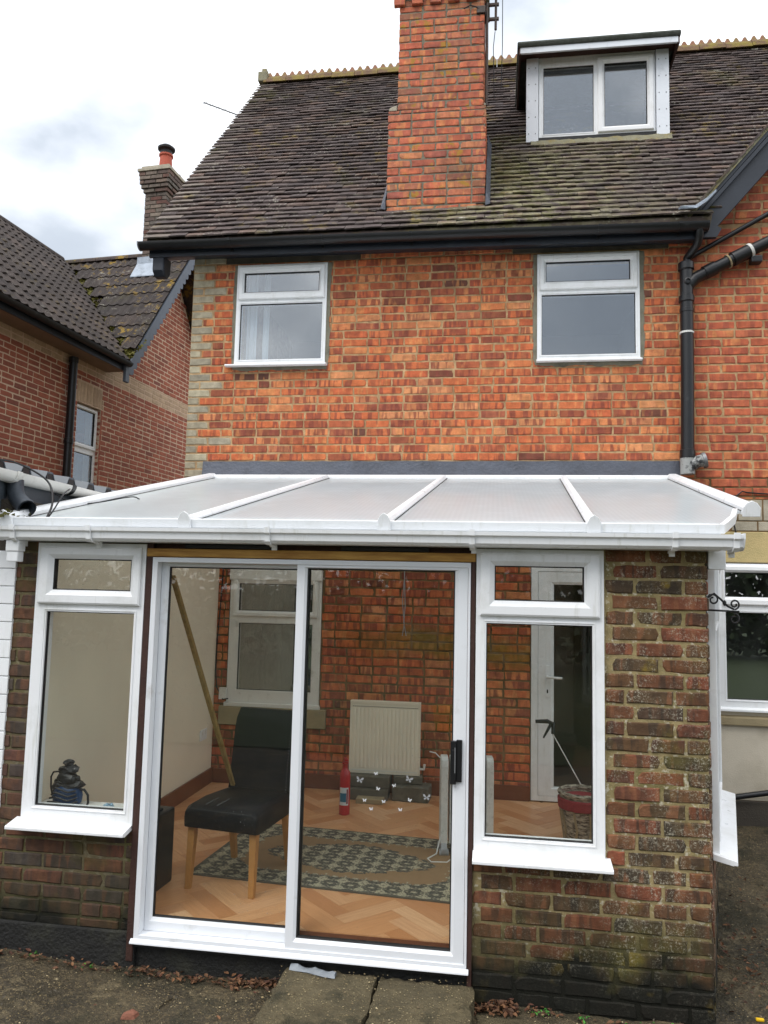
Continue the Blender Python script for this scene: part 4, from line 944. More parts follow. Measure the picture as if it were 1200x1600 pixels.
# sliding door
DXL, DXR = -1.794, -.118
b = MB(); b.ring((DXL, DXR, 0.0, 1.940), (DXL + .028, DXR - .012, .032, 1.915), [(0, .09), (0, -.022), (1, -.022), (1, .09)]); b.prism([(-.0235, .016), (-.040, .004), (-.042, -.005), (-.02, -.005)], 'x', DXL - .012, DXR + .010)
sd = obj('sliding_door', b, 'aluminium', cons, bevel=.002)
b = MB(); b.ring((DXL + .03, -.962, .034, 1.913), (-1.725, -1.012, .100, 1.893), [(0, .07), (0, .034), (.7, .034), (1, .044), (1, .07)]); fx = obj('fixed_panel', b, 'aluminium', sd)
b = MB(); b.box(-1.724, -1.013, .052, .058, .101, 1.892); obj('pane', b, 'glass', sd)
b = MB(); b.ring((-1.008, DXR - .014, .014, 1.915), (-.955, -.196, .080, 1.898), [(0, .026), (0, -.016), (.75, -.016), (1, -.004), (1, .026)]); obj('sliding_panel', b, 'aluminium', sd)
b = MB(); b.box(-.954, -.197, .004, .010, .081, 1.897); obj('pane', b, 'glass', sd)
b = MB(); b.ring((-1.725, -1.012, .100, 1.893), (-1.719, -1.018, .106, 1.887), [(0, .043), (1, .046), (1, .06), (0, .06)]); b.ring((-.955, -.196, .08, 1.898), (-.949, -.202, .086, 1.892), [(0, -.005), (1, -.002), (1, .02), (0, .02)]); obj('gasket', b, 'gasket', sd)
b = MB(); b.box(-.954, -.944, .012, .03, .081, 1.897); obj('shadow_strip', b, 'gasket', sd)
b = MB(); b.box(-.206, -.178, -.040, -.016, .865, 1.07); b.box(-.178, -.150, -.030, -.016, .875, 1.075); b.prism([(-.198, .93), (-.188, .93), (-.188, 1.03), (-.198, 1.03)], 'y', -.048, -.038); hd = obj('handle', b, 'black_plastic', sd, bevel=.003)
b = MB(); b.box(-.187, -.181, -.0435, -.039, .92, 1.04); obj('handle_grip', b, 'galvanised', sd)
rg = random.Random(77)
def butterfly(x, z, s, big):
    b = MB(); vs = []
    t = rg.uniform(-.5, .5)
    for sd_ in (-1, 1):
        w1 = [(0, 0), (.5, .75), (1, .85), (.9, .25), (.25, .02)]; w2 = [(0, 0), (.3, -.05), (.75, -.15), (.65, -.65), (.2, -.45)]
        for w_ in (w1, w2):
            q = [(sd_ * px * s, pz * s) for px, pz in w_]; q = [(x + px * math.cos(t) - pz * math.sin(t), z + px * math.sin(t) + pz * math.cos(t)) for px, pz in q]
            b.prism(q, 'y', .0005, .0035)
    return b
for k, (x, z) in enumerate([(-.575, .886), (-.657, .85), (-.564, .813), (-.483, .833), (-.411, .867), (-.322, .786), (-.63, .754), (-.534, .753), (-.406, .768), (-.596, .714), (-.451, .719)]):
    big = k in (1, 4, 5)
    obj('butterfly_sticker', butterfly(x, z, .018 if big else .0095, big), 'heater_grey' if big else 'sticker', sd)
# eaves, gutter, brackets
b = MB(); b.prism([(.12, 2.03), (-.06, 2.03), (-.06, 2.10), (.02, 2.125), (.12, 2.125)], 'x', -2.62, 1.06); obj('eaves_beam', b, 'upvc', cons, bevel=.003)
gp = [(-.062, 2.090), (-.062, 2.030), (-.085, 2.016), (-.135, 2.016), (-.152, 2.030), (-.156, 2.060), (-.168, 2.068), (-.170, 2.086), (-.164, 2.086), (-.160, 2.072), (-.148, 2.064), (-.145, 2.036), (-.132, 2.024), (-.088, 2.024), (-.070, 2.036), (-.070, 2.09)]
b = MB(); b.prism(gp, 'x', -2.62, 1.130); gut = obj('gutter', b, 'upvc', cons)
b = MB(); b.prism([(-.060, 2.092), (-.060, 2.028), (-.084, 2.013), (-.136, 2.013), (-.155, 2.028), (-.172, 2.066), (-.174, 2.092)], 'x', 1.131, 1.137); b.prism([(-.060, 2.092), (-.060, 2.028), (-.084, 2.013), (-.136, 2.013), (-.155, 2.028), (-.172, 2.066), (-.174, 2.092)], 'x', -2.626, -2.62); obj('end_stop', b, 'upvc', gut)
for x in (-2.52, -2.09, -1.13, -.11, .83, 1.10):
    b = MB(); o = [(y - .003 if y < -.1 else y, z) for y, z in [(-.056, 2.0), (-.085, 2.008), (-.14, 2.008), (-.160, 2.024), (-.164, 2.058), (-.176, 2.066), (-.178, 2.094), (-.166, 2.094), (-.162, 2.07), (-.15, 2.03), (-.13, 2.018), (-.062, 2.018)]]
    b.prism(o, 'x', x - .013, x + .013); b.prism([(-.058, 1.985), (-.05, 1.985), (-.05, 2.03), (-.062, 2.03)], 'x', x - .006, x + .02); obj('gutter_bracket', b, 'upvc', gut)
b = MB(); b.box(-2.6, 1.06, -.062, .0, 2.016, 2.029); obj('soffit_strip', b, 'upvc', cons)
b = MB(); b.box(-2.575, -2.50, -.13, -.065, 1.955, 2.015); b.box(-2.57, -2.505, -.125, -.07, 1.90, 1.955); obj('gutter_outlet', b, 'upvc', gut, bevel=.006)
b = MB(); b.box(1.02, 1.10, .01, .10, 1.93, 2.028); obj('corner_box', b, 'upvc', cons, bevel=.004)
# sloping roof: frame in roof coordinates (x, t up the slope, height above the sheet)
RSL = math.atan2(2.765 - 2.118, D - .03 + .085); RL = math.hypot(2.765 - 2.118, D - .03 + .085)
MR = Matrix.Translation((0, -.085, 2.118)) @ Matrix.Rotation(RSL, 4, 'X')
bars = [-2.60, -1.585, -.545, .468, 1.362]
xoff = lambda x, t: x + .035 * t * (1 if x > -2 else .4)
def strip(b, x, t0, t1, prof):
    b.loft([[(xoff(x, t) + px, t, pz) for px, pz in prof] for t in (t0, t1)])
# sheets
def sheet(p):
    b = MB(MR); b.prism(p, 'z', -.008, .008); return b
for i in range(3):
    xa, xb = bars[i], bars[i + 1]
    obj('roof_sheet', sheet([(xa + .01, .0), (xb - .01, .0), (xoff(xb, RL) - .01, RL), (xoff(xa, RL) + .01, RL)]), 'polycarbonate', cons)
obj('roof_sheet', sheet([(bars[3] + .01, .0), (1.055, .0), (1.10, .08), (1.30, .62), (xoff(bars[4], .7) - .03, .70), (xoff(bars[4], RL) - .01, RL), (xoff(bars[3], RL) + .01, RL)]), 'polycarbonate', cons)
prof = [(-.028, .010), (-.028, .020), (-.017, .036), (.017, .036), (.028, .020), (.028, .010)]
for i, x in enumerate(bars):
    b = MB(MR); t0 = -.03 if i < 4 else .64
    strip(b, x, t0, RL, prof if i in (1, 2, 3) else [(-.045, -.012), (-.045, .03), (-.025, .048), (.025, .048), (.045, .03), (.045, -.012)])
    g = obj('glazing_bar', b, 'upvc', cons)
    b = MB(MR); w_ = .032 if i in (1, 2, 3) else .046; cx = xoff(x, t0)
    ol = [(cx - w_, -.02), (cx + w_, -.02), (cx + w_, .03), (cx + w_ * .6, .055), (cx, .068), (cx - w_ * .6, .055), (cx - w_, .03)]
    b.prism(ol, 'y', t0 - .014, t0); obj('end_cap', b, 'upvc', g, bevel=.003)
    b = MB(MR)
    for s_ in ((-1, 1) if 0 < i < 4 else ((1,) if i == 0 else (-1,))):
        e = .030 if 0 < i < 4 else .047
        strip(b, x + s_ * e, .0 if i < 4 else .66, RL - .02, [(-.002, .0085), (.002, .0085), (.002, .0115), (-.002, .0115)])
    obj('bar_gasket', b, 'gasket', g)
b = MB(MR); b.box(-2.60, 1.045, -.022, .006, -.02, .024); obj('sheet_closer', b, 'upvc', cons, bevel=.002)
b = MB(MR)
b.loft([[(x, t, h) for x, t, h in ((q[0] - .012, q[1], -.02), (q[0] + .014, q[1], -.02), (q[0] + .014, q[1], .024), (q[0] - .012, q[1], .024))] for q in ((1.05, -.02), (1.095, .08), (1.20, .33), (1.30, .64))]); obj('sheet_closer', b, 'upvc', cons)
b = MB(); b.prism([(D - .085, 2.735), (D - .002, 2.735), (D - .002, 2.80), (D - .06, 2.797), (D - .085, 2.78)], 'x', -2.62, 1.50); obj('wall_plate', b, 'upvc', cons, bevel=.003)
b = MB(); b.box(-2.60, 1.48, D - .089, D - .086, 2.738, 2.746); obj('plate_gasket', b, 'gasket', cons)
# inside: plaster wall, skirting
def rzc(y): return 2.118 + (y + .085) * math.tan(RSL) - .03
b = MB(); b.prism([(.125, .06), (D - .002, .06), (D - .002, rzc(D)), (.125, rzc(.125))], 'x', -2.60, -2.46); obj('plaster_wall', b, 'plaster', cons)
b = MB(); b.prism([(.125, .08), (D - .003, .08), (D - .003, .205), (.125, .205)], 'x', -2.458, -2.438); b.box(-2.436, .30, D - .022, D - .001, .08, .20); obj('skirting_board', b, 'skirting_wood', cons, bevel=.004)
b = MB(); b.box(-1.84, -1.725, .125, .30, .08, .50) if False else None
b = MB(); b.box(-2.456, -1.80, .1215, .135, .08, .56); b.box(-.09, .53, .1215, .135, .08, .56); b.box(.53, 1.0, .1215, .135, .08, 2.03); obj('inner_lining', b, 'plaster', cons)

# floor of herringbone planks
FZ = .08
b = MB(); b.prism([(-2.46, .09), (.98, .09), (1.02, .10), (1.31, 1.45), (1.31, D - .001), (-2.46, D - .001)], 'z', -.15, FZ - .006); floor = struct(obj('floor', b, 'skirting_wood'))
room = [(-2.455, .092), (.98, .092), (1.02, .10), (1.30, 1.45), (1.30, D - .004), (-2.455, D - .004)]
def clip(poly, region):
    for i in range(len(region)):
        a, c = region[i], region[(i + 1) % len(region)]; out = []
        def side(p): return (c[0] - a[0]) * (p[1] - a[1]) - (c[1] - a[1]) * (p[0] - a[0])
        for k in range(len(poly)):
            p, q = poly[k], poly[(k + 1) % len(poly)]; sp, sq = side(p), side(q)
            if sp >= 0: out.append(p)
            if sp * sq < 0: t = sp / (sp - sq); out.append((p[0] + (q[0] - p[0]) * t, p[1] + (q[1] - p[1]) * t))
        poly = out
        if not poly: return []
    return poly
PL, PW = .405, .101; c45 = math.sqrt(.5); rg = random.Random(13)
planks = []
for a in range(-60, 60):
    for q in range(-14, 14):
        for hv in (0, 1):
            ox, oy = a * PW + q * PL, a * PW - q * PL
            r_ = [(ox, oy), (ox + PL, oy), (ox + PL, oy + PW), (ox, oy + PW)] if hv == 0 else [(ox, oy + PW), (ox + PW, oy + PW), (ox + PW, oy + PW + PL), (ox, oy + PW + PL)]
            ctr = (sum(p[0] for p in r_) / 4, sum(p[1] for p in r_) / 4)
            r_ = [(ctr[0] + (p[0] - ctr[0]) * (1 - .0012 / (PL if hv == 0 else PW)), ctr[1] + (p[1] - ctr[1]) * (1 - .0012 / (PW if hv == 0 else PL))) for p in r_]
            w_ = [((p[0] - p[1]) * c45 - .75, (p[0] + p[1]) * c45 + 1.2) for p in r_]
            cl_ = clip(w_, room)
            if len(cl_) < 3: continue
            area = abs(sum(cl_[i][0] * cl_[(i + 1) % len(cl_)][1] - cl_[(i + 1) % len(cl_)][0] * cl_[i][1] for i in range(len(cl_)))) / 2
            if area < .0008: continue
            planks.append((cl_, hv, area))
def plank_mesh(cl_, hv, dz):
    n = len(cl_); vs = [(x, y, FZ - .006) for x, y in cl_] + [(x, y, FZ + dz) for x, y in cl_]
    me = bpy.data.meshes.new('plank'); me.from_pydata(vs, [], [tuple(range(n, 2 * n))] + [(i, (i + 1) % n, n + (i + 1) % n, n + i) for i in range(n)])
    uvl = me.uv_layers.new(name='UVMap'); d_ = (c45, c45) if hv == 0 else (-c45, c45)
    for lp in me.loops:
        x, y, z = vs[lp.vertex_index]; uvl.data[lp.index].uv = (x * d_[0] + y * d_[1], -x * d_[1] + y * d_[0])
    me.materials.append(MAT['plank_wood']); return me
planks.sort(key=lambda t: -t[2])
for cl_, hv, ar in planks[:330]:
    o = bpy.data.objects.new('plank', plank_mesh(cl_, hv, rg.uniform(-.0004, .0004))); COL.objects.link(o); o.parent = floor

# ================================================================== neighbour's house (local x = out of the wall, y = along it)
NO = (-5.9646, 4.8265, 0.0); NRZ = -R(4.906)
nb = root('neighbour_house', 'dark red brick house with concrete tile roofs and scalloped bargeboard on the left', 'house', NO, NRZ)
NB = Matrix.Translation(NO) @ Matrix.Rotation(NRZ, 4, 'Z')
NWIN = (1.232, 1.80, 3.05, 4.345)
def nbz(s): return 5.02 + (7.50 - 5.02) * (1 - abs(s - 3.68) / 1.80)
MN = Matrix.Rotation(R(90), 4, 'Z')
b = MB(MN); wall_panel(b, -4.0, 6.2, -.2, 5.03, [NWIN], .003, .25); b.prism([(1.88, 5.03), (5.48, 5.03), (3.68, 7.48)], 'y', .003, .25)
nwall = obj('wall', b, 'pale_mortar', nb)
def npick(x, z, q, rg):
    if 4.775 < z < 5.05: return 1
    if 1.20 < x < 1.84 and 4.34 < z < 4.68: return 1
    return 0
arch = (1.21, 1.82, 4.345, 4.665)
it = lay_bricks(MN, -4.0, 6.2, 1.8, 5.03, [NWIN, arch], npick, zbase=.0, seed=81, jit=.001)
it += lay_bricks(MN, 1.88, 5.5, 5.03, 7.5, [], npick, zbase=0.03, seed=82, jit=.001, cut=lambda x, z: z < nbz(x) - .06)
# soldier bricks over the window
for k in range(8): it.append((MN @ Matrix.Translation((1.248 + k * .0765, 0, 4.505)) @ Matrix.Diagonal((.31, 1, 4.85, 1)), k % 8, 1, .02))
# reveal at the far side of the opening
MRV = Matrix.Translation((0, 1.80, 0)) @ Matrix.Rotation(R(180), 4, 'Z')
it += [(Matrix.Translation((-.055, 1.80, 3.05 + .0375 + k * .075)) @ Matrix.Rotation(0, 4, 'Z') @ Matrix.Diagonal((.5, 1, 1, 1)), k % 8, 0, .004) for k in range(17)]
def vis_nb(p): return p.z > 2.75 and p.x < -4.3
pieces(nwall, 'brick', BV, it, ['neighbour_brick', 'buff_brick'], 300, base=NB, stuff_name='brick_courses', vis=vis_nb)
b = MB(); b.box(-5.2, -.26, -4.0, -3.75, -.2, 5.0); b.box(-5.2, -.26, 5.95, 6.2, -.2, 5.0); b.box(-5.2, -4.95, -3.75, 5.95, -.2, 5.0); b.box(-5.0, -.26, -3.7, 5.9, 4.9, 4.98); obj('shell_wall', b, 'neighbour_brick', nb)
# window
NW = Matrix.Translation((-.055, 0, 0)) @ MN
upvc_window(nb, 1.235, 1.797, 3.06, 4.33, 0, (1.285, 1.745, 3.14, 3.64), (1.295, 1.735, 3.78, 4.27), 3.72, M=NW, glass='upper_glass', sill=(1.22, 1.81, .05, 3.07, .02))
b = MB(NW); b.box(1.20, 1.83, .5, .52, 2.9, 4.5); obj('room_blind', b, 'slate_blue', nb)
# downpipe
b = MB(); b.tube([(.075, .985, 2.6), (.075, .985, 4.89)], .056, 16); dp = obj('downpipe', b, 'black_plastic', nb, smooth=True)
for zc in (4.86, 3.72): b = MB(); b.lathe([(.055, -.04), (.064, -.035), (.064, .035), (.055, .04)], 16, (.075, .985, zc)); obj('collar', b, 'black_plastic', dp, smooth=True)
# roofs: main slope up from the wall, cross wing with its gable in the wall plane
EX, EZ, RX, RZ_ = .35, 5.07, -2.15, 7.556; ES, RS = 1.88, 3.68
b = MB()
b.add([(EX, -4.2, EZ), (EX, ES, EZ), (RX, RS, RZ_), (RX, -4.2, RZ_), (-5.4, -4.2, 4.9), (-5.4, 6.3, 4.9), (RX, 6.3, RZ_)], [(0, 1, 2, 3), (3, 6, 5, 4)])
b.add([(EX, -4.2, EZ - .06), (EX, ES, EZ - .06), (RX, RS, RZ_ - .08), (RX, -4.2, RZ_ - .08)], [(3, 2, 1, 0)])
mroof = obj('main_roof', b, 'main_concrete_tile', nb)
b = MB(); b.add([(EX, ES, EZ), (EX, RS, RZ_), (RX, RS, RZ_), (EX, 5.48, EZ), (RX, 5.48, EZ), (EX, ES, EZ - .08), (EX, RS, RZ_ - .10), (RX, RS, RZ_ - .1), (EX, 5.48, EZ - .08)], [(0, 1, 2), (1, 3, 4, 2), (5, 7, 6), (0, 5, 6, 1), (1, 6, 8, 3)])
croof = obj('cross_roof', b, 'concrete_tile', nb)
def ctile_variant(W=.30, L=.36, t=.016, A=.022):
    n = 12; out = []
    rg = random.Random(2)
    for _ in range(4):
        vs = []; fs = []
        for y in (0, L):
            for zt in (0, t):
                for i in range(n + 1):
                    f = i / n; h = A * max(0, math.cos(f * 4 * math.pi + math.pi)) ** .8 if True else 0
                    vs.append((-W / 2 + W * f, y + (rg.uniform(-.004, .004) if y == 0 else 0), zt + h))
        m_ = n + 1
        for i in range(n):
            fs.append((m_ + i, m_ + i + 1, 3 * m_ + i + 1, 3 * m_ + i)); fs.append((i, i + 1, m_ + i + 1, m_ + i))
        out.append((vs, fs))
    return out
CT = ctile_variant()
pm = math.atan2(RZ_ - EZ, EX - RX); slm = math.hypot(RZ_ - EZ, EX - RX); pc_ = math.atan2(RZ_ - EZ, RS - ES); slc = math.hypot(RZ_ - EZ, RS - ES)
gm = slm / 14; gc = slc / 10; it1 = []; it2 = []; rg = random.Random(15)
for k in range(14):
    f = k * gm / slm; x = EX + (RX - EX) * f; z = EZ + (RZ_ - EZ) * f
    s = ES + (RS - ES) * f - .12
    while s > -3.2:
        # tile x axis along -s... up-slope toward -x
        M = Matrix.Translation((x + .03, s, z + .02)) @ Matrix.Rotation(R(90), 4, 'Z') @ Matrix.Rotation(pm - .06 + rg.uniform(-.008, .008), 4, 'X')
        it1.append((M, rg.randrange(4), 0, .07)); s -= .30
for k in range(10):
    f = k * gc / slc; s = ES + (RS - ES) * f; z = EZ + (RZ_ - EZ) * f
    x = EX - .13
    xv = EX + (RX - EX) * f
    while x > xv - .05:
        M = Matrix.Translation((x, s - .02, z + .02)) @ Matrix.Rotation(pc_ - .05 + rg.uniform(-.008, .008), 4, 'X')
        it2.append((M, rg.randrange(4), 0, .07)); x -= .30
pieces(mroof, 'roof_tile', CT, it1, ['main_concrete_tile'], 180, base=NB, stuff_name='tile_courses')
pieces(croof, 'roof_tile', CT, it2, ['concrete_tile'], 120, base=NB, stuff_name='tile_courses')
b = MB()
n = 8
for k in range(9):
    x0 = EX + .02 - k * .31; b.loft([[(xx, RS + .11 * math.cos(math.pi * i / n), RZ_ - .02 + .10 * math.sin(math.pi * i / n)) for i in range(n + 1)] for xx in (x0, x0 - .305)])
obj('ridge', b, 'concrete_tile', nb, label='half-round ridge of the neighbour cross roof')
b = MB()
for k in range(20):
    s0 = RS - .2 - k * .31; b.loft([[(RX + .11 * math.cos(math.pi * i / n), ss, RZ_ - .02 + .10 * math.sin(math.pi * i / n)) for i in range(n + 1)] for ss in (s0, s0 - .305)])
obj('ridge', b, 'main_concrete_tile', nb)
b = MB(); L = gutter_loops(-4.2, ES - .02, 0, lambda x: 0, .06); b.loft([[(EX + .05 - y, x, EZ - .015 + z) for x, y, z in l] for l in L]); obj('gutter', b, 'black_plastic', nb, smooth=True)
b = MB(); b.box(EX - .03, EX - .01, -4.2, ES, EZ - .14, EZ - .05); obj('fascia', b, 'black_paint', nb)
b = MB(); b.box(.0, EX - .012, -4.2, ES, EZ - .13, EZ - .115); obj('soffit', b, 'soffit_brown', nb)
# scalloped bargeboard
dl = Vector((RS - ES, RZ_ - EZ)); LB = dl.length; dl.normalize(); nr = Vector((dl.y, -dl.x))
up_, lo_ = [], []
nS = 22
for i in range(nS * 6 + 1):
    f = i / (nS * 6); s = -.12 + (LB + .12) * f; ph = (i % 6) / 6
    lo_.append(Vector((ES, EZ)) + dl * s + nr * (.125 + .055 * abs(math.sin(math.pi * ph))))
up_ = [Vector((ES, EZ)) + dl * (-.12) + nr * .0, Vector((ES, EZ)) + dl * LB + nr * .0]
b = MB(); top0 = up_[0]; vs = []; fs = []; N_ = len(lo_)
for xx in (EX + .005, EX + .03):
    for i, q in enumerate(lo_): vs.append((xx, q.x, q.y)); t = up_[0] + (up_[1] - up_[0]) * (i / (N_ - 1)); vs.append((xx, t.x, t.y))
for i in range(N_ - 1):
    a = 2 * i; fs += [(a, a + 1, a + 3, a + 2), (2 * N_ + a, 2 * N_ + a + 2, 2 * N_ + a + 3, 2 * N_ + a + 1), (a, a + 2, 2 * N_ + a + 2, 2 * N_ + a), (a + 1, 2 * N_ + a + 1, 2 * N_ + a + 3, a + 3)]
b.add(vs, fs); bb = obj('bargeboard', b, 'bargeboard_grey', nb)
b = MB(); b.box(EX - .01, EX + .04, ES - .10, ES + .0, 4.76, 5.03); obj('bargeboard_foot', b, 'bargeboard_grey', nb, bevel=.01)
b = MB(); b.add([(EX, ES, EZ - .09), (EX, RS, RZ_ - .11), (.01, RS, RZ_ - .11), (.01, ES, EZ - .09), (EX, ES, EZ - .11), (EX, RS, RZ_ - .13), (.01, RS, RZ_ - .13), (.01, ES, EZ - .11)], [(0, 1, 2, 3), (7, 6, 5, 4), (0, 3, 7, 4), (1, 5, 6, 2)]); obj('verge_soffit', b, 'black_paint', nb)
# moss down the valley
b = MB(); rg = random.Random(23)
for k in range(900):
    f = rg.random() ** 1.6 * .9; x = EX + (RX - EX) * f; s = ES + (RS - ES) * f; z = EZ + (RZ_ - EZ) * f
    w_ = rg.gauss(0, .07 + .07 * (1 - f)); c = Vector((x + w_ * .2, s + abs(w_), z + abs(w_) * 1.1 + rg.uniform(.02, .06))); r_ = rg.uniform(.015, .04)
    a1 = Vector((rg.gauss(0, 1), rg.gauss(0, 1), rg.gauss(0, 1))).normalized(); a2 = a1.orthogonal().normalized()
    b.add([tuple(c + a1 * r_), tuple(c + a2 * r_), tuple(c - a1 * r_), tuple(c - a2 * r_)], [(0, 1, 2, 3)])
obj('valley_moss', b, 'moss_leaf', nb, kind='stuff')
# chimney on the cross ridge
CX0, CX1, CS0, CS1, CZ0, CZ1 = -.47, -.06, 3.42, 4.22, 6.9, 9.12
b = MB(); b.box(CX0 + .008, CX1 - .008, CS0 + .008, CS1 - .008, CZ0, CZ1); nst = obj('chimney_stack', b, 'lintel_concrete', nb)
it = lay_bricks(Matrix.Translation((0, CS0, 0)), CX0, CX1, 7.0, 8.62, [], lambda *a: 0, zbase=0, seed=91) + lay_bricks(Matrix.Translation((CX1, 0, 0)) @ MN, CS0, CS1, 7.0, 8.62, [], lambda *a: 0, zbase=0, seed=92)
for j, (z0, z1, e) in enumerate(((8.62, 8.68, .03), (8.69, 8.75, .055), (8.76, 8.82, .075), (8.83, 8.97, .09))):
    it += lay_bricks(Matrix.Translation((0, CS0 - e, 0)), CX0 - e, CX1 + e, z0, z1, [], lambda *a: 0, zbase=z0 - .005, phase=.07 * j, seed=93 + j) + lay_bricks(Matrix.Translation((CX1 + e, 0, 0)) @ MN, CS0 - e, CS1 + e, z0, z1, [], lambda *a: 0, zbase=z0 - .005, phase=.05 * j, seed=97 + j)
pieces(nst, 'brick', BV, it, ['stack_brick'], 300, base=NB, stuff_name='hidden_bricks')
for e, z0, z1 in ((.03, 8.62, 8.685), (.055, 8.69, 8.755), (.075, 8.76, 8.825), (.09, 8.83, 8.975), (.12, 8.98, 9.03), (.07, 9.04, 9.09)):
    b = MB(); b.box(CX0 - e + .01, CX1 + e - .01, CS0 - e + .01, CS1 + e - .01, z0, z1); obj('corbel', b, 'pale_block' if z0 > 8.97 else 'lintel_concrete', nst, bevel=.006)
b = MB(); b.lathe([(.30, 0), (.14, .09), (.12, .10)], 16, ((CX0 + CX1) / 2, CS0 + .28, 9.06)); obj('flaunching', b, 'pale_block', nst)
b = MB(); b.lathe([(.125, 0), (.118, .08), (.105, .30), (.125, .315), (.125, .345), (.10, .35)], 20, ((CX0 + CX1) / 2, CS0 + .28, 9.12)); pot = obj('chimney_pot', b, 'terracotta', nst, smooth=True)
b = MB(); b.lathe([(.10, .34), (.10, .42), (.15, .44), (.155, .47), (.09, .52), (.02, .53)], 20, ((CX0 + CX1) / 2, CS0 + .28, 9.12)); obj('cowl', b, 'cowl_metal', nst, smooth=True)
b = MB(); fzn = lambda s: EZ + (RZ_ - EZ) * (s - ES) / (RS - ES)
b.prism([(CS0 - .02, fzn(CS0) + .09), (CS0 - .20, fzn(CS0 - .20) + .095), (CS0 - .20, fzn(CS0 - .2) + .11), (CS0 - .012, fzn(CS0) + .13), (CS0 - .006, fzn(CS0) + .26), (CS0 + .01, fzn(CS0) + .26)], 'x', CX0 - .08, CX1 + .06)
b.prism([(CS0 - .1, fzn(CS0 - .1) + .05), (RS, RZ_ + .06), (RS, RZ_ + .14), (CS0, fzn(CS0) + .28)], 'x', CX1 + .001, CX1 + .02); obj('flashing', b, 'pale_lead', nst)

# ================================================================== lean-to outbuilding at the left edge
ob = root('outbuilding', 'low outbuilding with white plastic cladding and profiled dark metal roof at left edge', 'outbuilding', (-3.3, 1.0, -.15), world_coords=True)
b = MB(); b.box(-4.4, -2.63, .03, 3.2, -.2, 2.25); obj('wall', b, 'render_dark', ob)
zc = -.16
while zc < 1.94:
    b = MB(); b.prism([(-.010, zc), (-.012, zc + .004), (-.010, zc + .090), (-.004, zc + .095), (.028, zc + .095), (.028, zc)], 'x', -4.2, -2.588); obj('cladding_board', b, 'upvc', ob); zc += .0965
b = MB(); b.box(-2.632, -2.60, .0, .028, -.16, 1.96) if False else None
# profiled roof sheet, ribs run up to the left
RM = Matrix.Translation((-2.735, 0, 2.425)) @ Matrix.Rotation(R(-8), 4, 'Y').inverted()
pr = []; y = -.30
pts = []
while y < 2.6:
    pts += [(y, 0), (y + .03, .055), (y + .09, .055), (y + .12, 0)]; y += .245
b = MB(); pl = [(p[0], p[1]) for p in pts] + [(p[0], p[1] - .012) for p in pts[::-1]]
b.loft([[(-2.735, q[0], 2.42 + q[1]) for q in pl], [(-4.3, q[0], 2.42 + .22 + q[1]) for q in pl]]); obj('roof_sheet', b, 'slate_blue', ob)
b = MB()
for k in range(12):
    y = -.30 + k * .245; b.box(-2.76, -2.737, y + .028, y + .092, 2.425, 2.467)
obj('rib_closers', b, 'black_plastic', ob)
b = MB(); L = gutter_loops(-.35, 1.25, 0, lambda x: 0, .058); b.loft([[(-2.70 - y, x, 2.405 + z) for x, y, z in l] for l in L]); og = obj('gutter', b, 'old_white', ob, smooth=True)
for y in (.05, .62):
    b = MB(); L = gutter_loops(y - .02, y + .02, 0, lambda x: 0, .064); b.loft([[(-2.70 - yy, x, 2.408 + z) for x, yy, z in l] for l in L]); obj('gutter_joint', b, 'old_white' if y < .3 else 'black_plastic', og, smooth=True)
el = [(-2.70, .10, 2.40), (-2.698, .098, 2.345), (-2.685, .085, 2.30), (-2.655, .06, 2.262), (-2.60, .025, 2.226), (-2.545, -.008, 2.194)]
b = MB(); b.tube(el, .046, 16, caps=False); b.tube(el[::-1], .041, 16, caps=False); L_ = len(b.v)
b.tube([Vector(el[-1]) + (Vector(el[-2]) - Vector(el[-1])) * .25, el[-1]], [.051, .051], 16, caps=False); obj('outlet_pipe', b, 'drain_grey', ob, smooth=True)
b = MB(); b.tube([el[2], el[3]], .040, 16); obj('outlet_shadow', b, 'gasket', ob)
b = MB(); b.box(-2.80, -2.73, -.3, 2.6, 2.2, 2.40); obj('fascia', b, 'slate_blue', ob)
b = MB(); b.tube(cr([(-2.72, -.10, 2.46), (-2.66, .06, 2.455), (-2.53, .14, 2.37), (-2.44, .06, 2.24), (-2.41, -.04, 2.135), (-2.41, -.07, 2.10)]), .006, 6); b.tube(cr([(-2.72, .65, 2.36), (-2.6, .50, 2.37), (-2.46, .20, 2.30), (-2.42, .05, 2.20), (-2.42, .0, 2.15)]), .004, 6); b.tube(cr([(-2.70, .5, 2.34), (-2.62, .58, 2.29), (-2.5, .66, 2.305), (-2.40, .9, 2.37), (-2.36, .95, 2.36)]), .004, 6); obj('cable', b, 'cable_black', ob, smooth=True)
b = MB(); rg = random.Random(3)
for k in range(260):
    c = Vector((-2.66 + rg.gauss(0, .05), -.05 + rg.gauss(0, .05), 2.135 + abs(rg.gauss(0, .018)))); r_ = rg.uniform(.006, .014); a1 = Vector((rg.gauss(0, 1), rg.gauss(0, 1), rg.gauss(0, 1))).normalized(); a2 = a1.orthogonal()
    b.add([tuple(c + a1 * r_), tuple(c + a2 * r_), tuple(c - a1 * r_), tuple(c - a2 * r_)], [(0, 1, 2, 3)])
obj('gutter_moss', b, 'moss_leaf', ob, kind='stuff')

